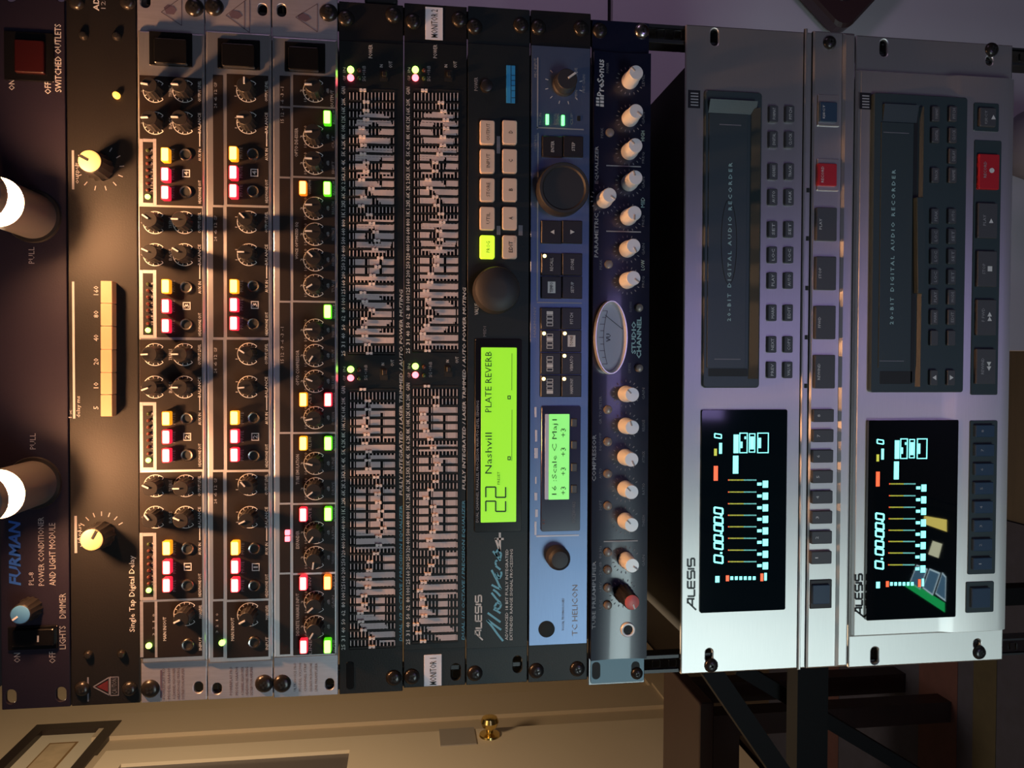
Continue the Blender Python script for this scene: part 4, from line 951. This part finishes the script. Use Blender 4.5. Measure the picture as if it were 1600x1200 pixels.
for mb in pr.ink.values(): mb.v = [(x, y + trough(z) - .0001, z) for x, y, z in mb.v]
for c in t.children:
    if c.name.split('.')[0] in ('control_knob', 'drive_knob', 'jack_socket', 'push_button', 'peak_led'): c.location.y = PD + trough(c.location.z)
pr.done(t)
screw(t, 1003, 49, 'nickel', .0056); screw(t, 937, 48); screw(t, 995, 1052, 'black_screw', .0045, -.0006)

# ------------------------------------------------------------------ 11 and 12 tape recorders
def vfd(o, d, map_, row_y, row_x, big, k=1.):
    """fluorescent display contents; map_ moves the upper recorder's pixels"""
    pd = Print(d); f_ = map_
    def R_(x0, x1, y0, y1, m): a_ = f_(x0, y0); b_ = f_(x1, y1); pd.rect(a_[0], b_[0], a_[1], b_[1], m)
    def seg(chx, x0, x1, ya, yb, m, w): a_ = f_(x0, ya); b_ = f_(x1, yb); seg7(pd, chx, a_[0], b_[0], a_[1], b_[1], m, w, .15)
    ys_ = [878, 861, 846.5, 829.5, 816, 799]      # 0:00:00:00 from the bottom of the photo up
    seg('0', 1116, 1129, 880, 869, 'vfd_cyan', 2.6)
    for ya in (855, 840.5, 826, 813.5, 806, 794)[:0]: pass
    for ya, yb in ((857, 848), (845, 836), (829, 820), (817, 808), (802, 793), (790.5, 792)): 
        if ya > yb + 3: seg('0', 1116, 1129, ya + 1.5, yb + 1.5, 'vfd_cyan', 2.6)
    for y_ in (864, 833.5, 805.5): R_(1125, 1128.5, y_ - 1.5, y_ + 1.5, 'vfd_cyan')
    R_(1115, 1121.5, 728, 751, 'vfd_red'); R_(1115.5, 1120, 701, 712, 'vfd_yellow'); seg('0', 1116.5, 1127, 685, 679, 'vfd_cyan', 1.8); R_(1123.5, 1128, 692, 709, 'vfd_cyan')
    R_(1145, 1153.5, 712, 740, 'vfd_cyan'); R_(1146, 1154, 679, 708, 'vfd_cyan')
    for a_ in ((1155, 1168, 676, 708), (1170, 1180, 677, 707), (1183, 1201, 676, 708)):
        p_ = f_(a_[0], a_[2]); q_ = f_(a_[1], a_[3]); pd.frame(p_[0], q_[0], p_[1], q_[1], 1.4, 'vfd_cyan')
    R_(1157, 1160, 690, 700, 'vfd_cyan'); R_(1172, 1178, 682, 702, 'vfd_cyan'); R_(1185, 1189, 684, 700, 'vfd_cyan'); R_(1163, 1165.5, 682, 686, 'vfd_cyan')
    for y_ in row_y:
        for k_ in range(20):
            x_ = 1137.5 + k_ * 2.25; m_ = 'vfd_red' if k_ == 0 else ('vfd_yellow' if k_ < 11 else 'vfd_dim'); R_(x_, x_ + 1.3, y_ - 1, y_ + 1, m_)
        R_(1183, 1190, y_ + 4, y_ + 8.5, 'vfd_cyan'); R_(1191.5, 1200, y_ + 1, y_ + 12, 'vfd_cyan')
    R_(1117.5, 1124, 900, 910, 'vfd_cyan'); R_(1134, 1139, 899, 908, 'vfd_red')
    for k_ in range(6): R_(1141 + k_ * 7, 1145.5 + k_ * 7, 900.5, 906, 'vfd_cyan')
    R_(1188, 1192.5, 896, 908, 'vfd_red'); R_(1194, 1198, 895, 907, 'vfd_cyan')
    pd.done(o, 'display_characters')

def tape_door(t, x0, x1, y0, y1, d, ix0, ix1, txt_x, depth=.008):
    """dark surround with a recessed cassette door"""
    X0, X1, Z0, Z1 = rect(x0, x1, y0, y1, d - .001); a0, a1, b0, b1 = rect(ix0, ix1, y0 + 15, y1 - 14, d - .001)
    plate(rrect(X0, X1, Z0, Z1, .002), [rrect(a0, a1, b0, b1, .0008)], d - .0022, d, 'door_surround', 'door_teal', t, .0006)
    return a0, a1, b0, b1

# upper recorder
t, X0, X1, Z0, Z1 = unit('tape_recorder', 'champagne silver digital tape recorder, upper of the two, screen without reflections', 'tape recorder',
    1067.5, 1330.5, 1047, 46, 'champagne', [(1116.5, 58, 12, 26), (1281, 1023, 12, 26), (1108, 1024, 11, 20)], (.2105, .30), group='digital tape recorders', bev=.0009)
# the front plate carries a cut-out for the cassette door, so build the face round it
ridge = []
X0, X1, Z0, Z1 = rect(1252, 1256.5, 44, 1046.5, -.0016); MB().rbox(X0, X1, Z0, Z1, -.0022, 0, .0001, .0008).build('ridge', 'champagne', t)
LD = -.0030
X0, X1, Z0, Z1 = rect(1266, 1330, 49, 1043, LD); MB().rbox(X0, X1, Z0, Z1, LD, 0, .0002, .0012).build('lower_face', 'champagne', t)
X0, X1, Z0, Z1 = rect(1312.5, 1331, 51, 1042, LD - .002); MB().rbox(X0, X1, Z0, Z1, LD - .0022, LD, .0002, .0018).build('bottom_lip', 'champagne', t)
flat(t, 1100, 1189, 142, 606, 'door_teal', t=.0025, name='door_surround', rad=.0025, ch=.0008)
# cassette door: panel, sloped sill below, bevelled end, slot at the other end
dx0, dx1, dz0, dz1 = rect(1106, 1166, 178, 575, -.003); MB().rbox(dx0, dx1, dz0, dz1, -.0034, -.0024, .0004, .0002).build('cassette_door', 'door_teal', t)
X0, X1, Z0, Z1 = rect(1172, 1185, 170, 592, -.004)
MB().add([(X0, -.0026, Z1), (X1, -.0026, Z1), (X1, -.0075, Z0 + .0008), (X0, -.0075, Z0 + .0008), (X1, -.0070, Z0), (X0, -.0070, Z0), (X1, -.0020, Z0), (X0, -.0020, Z0)], [(3, 2, 1, 0), (5, 4, 2, 3), (7, 6, 4, 5), (1, 2, 4, 6), (0, 7, 5, 3)]).build('door_sill', 'door_teal', t)
X0, X1, Z0, Z1 = rect(1108, 1182, 158, 177, -.004)
MB().add([(X0, -.0026, Z0), (X1, -.0065, Z0), (X1, -.0065, Z1), (X0, -.0026, Z1), (X1, -.0020, Z0), (X1, -.0020, Z1)], [(0, 1, 2, 3), (1, 4, 5, 2), (0, 4, 1), (3, 2, 5)]).build('door_end_bevel', 'door_teal', t)
flat(t, 1107, 1168, 576, 588, 'tape_slot', d=-.0025, t=.0003, name='door_shadow_gap', ch=.00005)
pr = Print(-.0034)
pr.text('2 0 - B I T   D I G I T A L   A U D I O   R E C O R D E R', 1137, 1143, 502, 254, 'teal_print', off=.02)
pr.rect(1124, 1158, 194.5, 196, 'dim_print'); pr.rect(1116, 1157, 560.5, 562, 'dim_print')
n = 40
for i in range(n):
    a_, b_ = (2 * math.pi * i / n, 2 * math.pi * (i + 1) / n); c_ = lambda q_: (1139 + 12 * math.cos(q_), 378 + 66 * math.sin(q_)); pr.line(c_(a_), c_(b_), .8, 'hole_dark')
pr.done(t, 'door_lettering')
pr = Print(0)
pr.rect(1075, 1094, 141, 169, 'black_print'); pr2 = Print(-.0002)
for k in range(5): pr2.rect(1079, 1091, 145 + k * 4.6, 147 + k * 4.6, 'grey_print')
pr2.done(t, 'format_mark')
alesis(pr, 1074.5, 1085, 953, 870, 'black_print', w=2.8)
kd = -.0022
rows10 = (177.5, 217.5, 267.5, 307.5, 358, 398, 438, 488.5, 538, 578)
for i, y_ in enumerate(rows10):
    for j in range(2):
        x_ = (1209.5, 1235)[j] - i * .33
        key(t, x_ - 6.8, x_ + 6.8, y_ - 13, y_ + 13, 'key_grey', 0, .0028, .001, 'button')
        s_ = (('FORMAT', 'PITCH'), ('DIGITAL', 'CLOCK'), ('ADDRESS', 'TRACK'), ('AUTO', 'PEAK'), ('SET', 'SET'), ('LOC', 'LOC'), ('PLAY', 'AUTO'), ('MARK', 'EDIT'), ('NEXT', 'COPY'), ('PREV', 'VALUE'))[i][j]
        pr.text(s_, x_ - 2.2, x_ + 2.2, y_ + 9, y_ - 9, 'white_print', d=-.0028)
pr.done(t)
pr = Print(LD)
def bigkey(x0, x1, y0, y1, m, s_=None, rad=.0008, h=.003, ink='white_print'):
    key(t, x0, x1, y0, y1, m, LD, h, rad, 'transport_button')
    if s_: ym = (y0 + y1) / 2; pr.text(s_, x0 + 4, x0 + 8, ym + 2.1 * len(s_), ym - 2.1 * len(s_), ink, d=LD - h)
flat(t, 1278, 1312, 148, 197, 'champagne', d=LD, t=.0012, name='button_frame', rad=.0006, ch=.0004); bigkey(1281.5, 1308.5, 159, 190, 'key_blue', 'EJECT', h=.0035)
flat(t, 1277, 1311, 248, 298, 'champagne', d=LD, t=.0012, name='button_frame', rad=.0006, ch=.0004); bigkey(1279, 1308, 255, 290, 'key_rec', 'RECORD', h=.0035)
for y0, y1, s_ in ((324, 376, 'PLAY'), (400.5, 453, 'STOP'), (477.5, 530, 'FFWD'), (554.5, 607, 'REWIND')): bigkey(1276 - (y0 - 324) * .012, 1308 - (y0 - 324) * .012, y0, y1, 'key_grey', s_)
for i, y_ in enumerate((649.5, 681, 713, 745, 777, 808.5, 840, 871.5)):
    bigkey(1271 - i * .5, 1303.5 - i * .5, y_ - 10, y_ + 10, 'key_grey'); pr.text(str(8 - i), 1277 - i * .5, 1281.5 - i * .5, y_ + 2, y_ - 2, 'white_print', d=LD - .003)
flat(t, 1266, 1300, 906, 951, 'soft_black', d=LD, t=.001, name='button_frame', rad=.0006, ch=.0004); bigkey(1270, 1297, 914, 944, 'key_blue')
pr.done(t)
for y_ in (297, 372.5, 450, 527, 603): flat(t, 1260 - (y_ - 372) * .012, 1264 - (y_ - 372) * .012, y_ - 3.5, y_ + 3.5, 'hole_dark', t=.0006, name='key_led', ch=.00005, rad=.0002)
o = flat(t, 1095, 1229, 640, 955.5, 'glass_black', t=.0016, name='display', rad=.0014, ch=.0003)
vfd(o, -.0017, lambda x, y: (x, y), (750, 768.7, 787, 805, 823, 841, 859.5, 877.5), None, None)
screw(t, 1296, 67, 'black_screw', .0052, LD); screw(t, 1111, 1039.5, 'black_screw', .0054)

# lower recorder: face standing proud of its ears
t, X0, X1, Z0, Z1 = unit('tape_recorder', 'champagne silver digital tape recorder, lowest in the rack, its face proud of its ears', 'tape recorder',
    1331.8, 1575, 1037, 62, 'champagne', [(1381, 75, 12, 26), (1367, 1024.5, 12, 26), (1546, 95, 11, 14), (1527, 1006, 11, 14)], (.2105, .30), group='digital tape recorders', bev=.0009)
FD = -.0050
z1 = P(1334, 550, FD * .5)[1]; z0 = P(1571, 550)[1]; Xa = P(1450, 992, FD)[0]; Xb = P(1450, 113, FD)[0]
zm = P(1482, 550, FD)[1]
# profile: upper face, a soft step, lower face rolling back at the foot
prof = [(0, z1), (-.0035, z1 - .0005), (FD, z1 - .0020), (FD, zm + .006), (FD - .0006, zm + .002), (FD - .0026, zm - .003), (FD - .0032, zm - .006), (FD - .0032, z0 + .010), (FD - .0026, z0 + .005), (FD - .0008, z0 + .0015), (0, z0)]
vs = []; fs = []; n = len(prof); e = .0022
for k, (xx, ins) in enumerate(((Xa, .35), (Xa + e, 1.), (Xb - e, 1.), (Xb, .35))):
    for y_, z_ in prof: vs.append((xx, y_ * ins, z_))
for k in range(3):
    for i in range(n - 1): fs.append((k * n + i, k * n + i + 1, (k + 1) * n + i + 1, (k + 1) * n + i))
vs2 = len(vs)
for xx in (Xa, Xb): vs.append((xx, 0, z0)); vs.append((xx, 0, z1))
fs += [tuple(list(reversed(range(n))) + []), tuple(range(3 * n, 4 * n))]
mb = MB().add(vs, fs); mb.smooth = True; mb.build('face_panel', 'champagne', t)
flat(t, 1363, 1509, 148, 613, 'door_teal', d=FD, t=.0040, name='door_surround', rad=.002, ch=.0006)
d_ = FD - .0040
dx0, dx1, dz0, dz1 = rect(1374, 1424, 192, 575, d_); MB().rbox(dx0, dx1, dz0, dz1, d_ - .0009, d_, .0004, .0002).build('cassette_door', 'door_teal', t)
flat(t, 1425.5, 1432, 170, 598, 'tape_slot', d=d_, t=.0002, name='door_shadow_gap', ch=.00005); flat(t, 1375, 1425, 580, 600, 'tape_slot', d=d_, t=.0002, name='door_shadow_gap', ch=.00005)
X0, X1, Z0, Z1 = rect(1379, 1432, 165, 191, d_)
MB().add([(X0, d_ - .0004, Z0), (X1, d_ - .0028, Z0), (X1, d_ - .0028, Z1), (X0, d_ - .0004, Z1), (X1, d_, Z0), (X1, d_, Z1)], [(0, 1, 2, 3), (1, 4, 5, 2), (0, 4, 1), (3, 2, 5)]).build('door_end_bevel', 'door_teal', t)
X0, X1, Z0, Z1 = rect(1432.5, 1441, 168, 604, d_); zmid = (Z0 + Z1) / 2
MB().add([(X0, d_, Z1), (X1, d_, Z1), (X1, d_ - .0030, zmid), (X0, d_ - .0030, zmid), (X1, d_, Z0), (X0, d_, Z0)], [(3, 2, 1, 0), (5, 4, 2, 3), (1, 2, 4), (0, 5, 3)]).build('door_sill', 'door_teal', t)
# finger lip in the middle of the sill
q_ = [P(x_, y_, d_ - .003) for x_, y_ in ((1431, 458), (1440, 459), (1443, 400), (1443, 360), (1439, 309), (1430, 309))]
MB().prism(list(q_)[::1], d_ - .0052, d_, .0004).build('finger_lip', 'door_teal', t)
pr = Print(d_ - .0009)
pr.text('2 0 - B I T   D I G I T A L   A U D I O   R E C O R D E R', 1391.5, 1397.5, 507, 265, 'teal_print', off=.02); pr.rect(1380, 1420, 207, 208.2, 'dim_print'); pr.rect(1374, 1412, 563.5, 564.7, 'dim_print'); pr.done(t, 'door_lettering')
pr = Print(d_)
for i, y_ in enumerate((177.5, 211, 243.5, 273.5, 337.5, 369, 400.5, 432.5, 464, 495.5, 528, 590)):
    for j in range(2):
        if i == 2 and j == 0: continue
        x_ = (1463, 1490)[j] - (y_ - 177) * .008
        key(t, x_ - 6.2, x_ + 6.2, y_ - 12, y_ + 12, 'key_grey', d_, .0026, .001, 'button')
        if i < 10: pr.text(('FORMAT', 'DIGITAL', 'SET', 'TRACK', 'PEAK', 'LOC', 'LOC', 'LOC', 'PLAY', 'MARK')[i] if j == 0 else ('PITCH', 'CLOCK', 'DELAY', 'NAME', 'AUTO', 'SET', 'SET', 'SET', 'MODE', 'EDIT')[i], x_ - 1.8, x_ + 2.6, y_ + 8, y_ - 8, 'grey_print', d=d_ - .0026)
        elif i == 11: 
            s_ = 1 if j else -1; pr.poly([(x_ + 3 * s_, y_), (x_ - 3 * s_, y_ - 4 * s_), (x_ - 3 * s_, y_ + 4 * s_)], 'white_print', d=d_ - .0026)
pr.done(t)
GD = FD - .0032; pr = Print(GD)
flat(t, 1522, 1561, 161, 205, 'door_teal', d=GD, t=.0008, name='button_recess', rad=.0012); flat(t, 1520, 1562, 219, 617, 'door_teal', d=GD, t=.0008, name='button_recess', rad=.0012)
flat(t, 1514, 1557, 657, 897, 'door_teal', d=GD, t=.0008, name='button_recess', rad=.0012); flat(t, 1509.5, 1553, 909, 957, 'door_teal', d=GD, t=.0008, name='button_recess', rad=.0012)
G2 = GD - .0008; h = .0028; gt = G2 - h
key(t, 1531.5, 1557, 168, 197.5, 'key_grey', G2, h, .0007, 'transport_button'); key(t, 1530, 1562, 240.5, 295.5, 'key_rec', G2, h, .0007, 'transport_button')
for y0, y1 in ((317, 372), (392, 448), (468, 524), (545, 600)): key(t, 1528.5 - (y0 - 317) * .012, 1559 - (y0 - 317) * .012, y0, y1, 'key_grey', G2, h, .0007, 'transport_button')
tri = lambda x_, y_, s_: pr.poly([(x_ - 3.5, y_ + 3.5 * s_), (x_ + 3.5, y_ + 3.5 * s_), (x_, y_ - 3.5 * s_)][::(1 if s_ > 0 else -1)], 'white_print', d=gt)
tri(1552, 183, 1); tri(1548.5, 345, 1); pr.rect(1543, 1550, 416, 424, 'white_print', d=gt); tri(1546, 491, 1); tri(1546, 498, 1); tri(1545, 569, -1); tri(1545, 576, -1)
pr.poly([(1549.5 + 4 * math.cos(a_ * .5236), 266.5 - 4 * math.sin(a_ * .5236)) for a_ in range(12)], 'white_print', d=gt)
for s_, x_, y_ in (('EJECT', 1541, 183), ('RECORD', 1539, 265), ('PLAY', 1538, 344), ('STOP', 1537, 420), ('F FWD', 1536, 492), ('REWIND', 1535, 572)): pr.text(s_, x_ - 2.2, x_ + 2.2, y_ + 2.1 * len(s_), y_ - 2.1 * len(s_), 'grey_print', d=gt)
for i, y_ in enumerate((673.5, 703.5, 733.5, 763, 792.5, 822, 851.5, 881)):
    x_ = 1540 - i * .55; key(t, x_ - 15, x_ + 14.5, y_ - 9.5, y_ + 9.5, 'key_blue', G2, h, .0007, 'track_button'); pr.text(str(8 - i), x_ - 7, x_ - 3, y_ + 2, y_ - 2, 'grey_print', d=gt)
key(t, 1519, 1548, 919, 950, 'key_blue', G2, h, .0008, 'track_button')
pr.done(t, 'key_lettering')
pr = Print(FD)
o = flat(t, 1356, 1496, 656.5, 967, 'glass_mirror', d=FD, t=.0036, name='display', rad=.001, ch=.0003)
mp = lambda x, y: (1371 + (x - 1116) * .98, 703 + (y - 688) * .985 + (x - 1116) * .02)
mp = lambda x, y: (1369 + (x - 1115) * .93 - (y - 690) * .012, 720 + (y - 711) * 1.0 )
vfd(o, FD - .0037, lambda x, y: mp(x, y), (747, 765.5, 783.5, 801.5, 819.5, 837, 855, 873.5), None, None)
pr.rect(1343, 1361, 145, 171, 'black_print', d=FD); prf = Print(FD - .0002)
for k in range(5): prf.rect(1347, 1358, 149 + k * 4.4, 151 + k * 4.4, 'grey_print')
prf.done(t, 'format_mark')
alesis(pr, 1336.5, 1347, 964, 895, 'black_print', w=2.8)
pr.done(t)
screw(t, 1549, 78, 'black_screw', .0056); screw(t, 1529.5, 1019, 'black_screw', .0056)

# ------------------------------------------------------------------ tablet on the rug in front of the rack, mirrored in the lower recorder's window
def floor_mirror(px, py, z, d=FD - .0036):
    v = _ray(px, py); t_ = (d - CP.y) / v.y; p = CP + v * t_; v = Vector((v.x, -v.y, v.z)); p = p + v * ((z - p.z) / v.z); return (p.x, p.y)
zt = .0095
q = [floor_mirror(*p_, zt) for p_ in ((1372, 700), (1500, 700), (1500, 968), (1372, 968))]
tx0, tx1 = min(p_[0] for p_ in q) - .02, max(p_[0] for p_ in q) + .02; ty0, ty1 = min(p_[1] for p_ in q) - .02, max(p_[1] for p_ in q) + .02
tx1 = min(tx1, -.275)
tb = thing('tablet', 'black tablet on the rug, seen mirrored in the lower tape recorder window', 'tablet', ((tx0 + tx1) / 2, (ty0 + ty1) / 2, 0))
ox, oy = tb.location.x, tb.location.y
MB().box(tx0 - ox, tx1 - ox, ty0 - oy, ty1 - oy, 0, .008).build('body', 'black_plastic', tb)
sc_ = MB().box(tx0 - ox + .012, tx1 - ox - .012, ty0 - oy + .012, ty1 - oy - .012, .008, .0085).build('screen', 'screen_base', tb)
def glow(pts, m, up=0.):
    g = [floor_mirror(*p_, zt) for p_ in pts]; g = [(x - ox, y - oy, .009 + up) for x, y in g]
    ar = sum(g[i][0] * g[(i + 1) % len(g)][1] - g[(i + 1) % len(g)][0] * g[i][1] for i in range(len(g)))
    GL.setdefault(m, MB()).add(g if ar > 0 else g[::-1], [tuple(range(len(g)))])
GL = {}
glow([(1412, 915), (1422, 908), (1476, 942), (1476, 957)], 'screen_green'); glow([(1444, 806), (1479, 812), (1479, 831), (1442, 818)], 'screen_yellow'); glow([(1457, 845), (1472, 850), (1466, 872), (1450, 866)], 'screen_pale')
for k in range(3):
    a_ = [(1432 + k * 20, 882 + k * 6), (1449 + k * 20, 889 + k * 6), (1437 + k * 20, 922 + k * 9), (1421 + k * 20, 910 + k * 9)]
    a_ = [(min(x, 1478), y) for x, y in a_]; glow(a_, 'screen_line'); c_ = (sum(x for x, y in a_) / 4, sum(y for x, y in a_) / 4); glow([(c_[0] + (x - c_[0]) * .86, c_[1] + (y - c_[1]) * .86) for x, y in a_], 'screen_tile', .0003)
for m_, mb in GL.items(): mb.build('screen_graphics', m_, sc_)['kind'] = 'stuff'

# ------------------------------------------------------------------ every unit's origin sits at the foot of its front plate
for t, zb in UN:
    base = Vector((0, 0, zb)); t.location = base
    for c in t.children: c.location = c.location - base
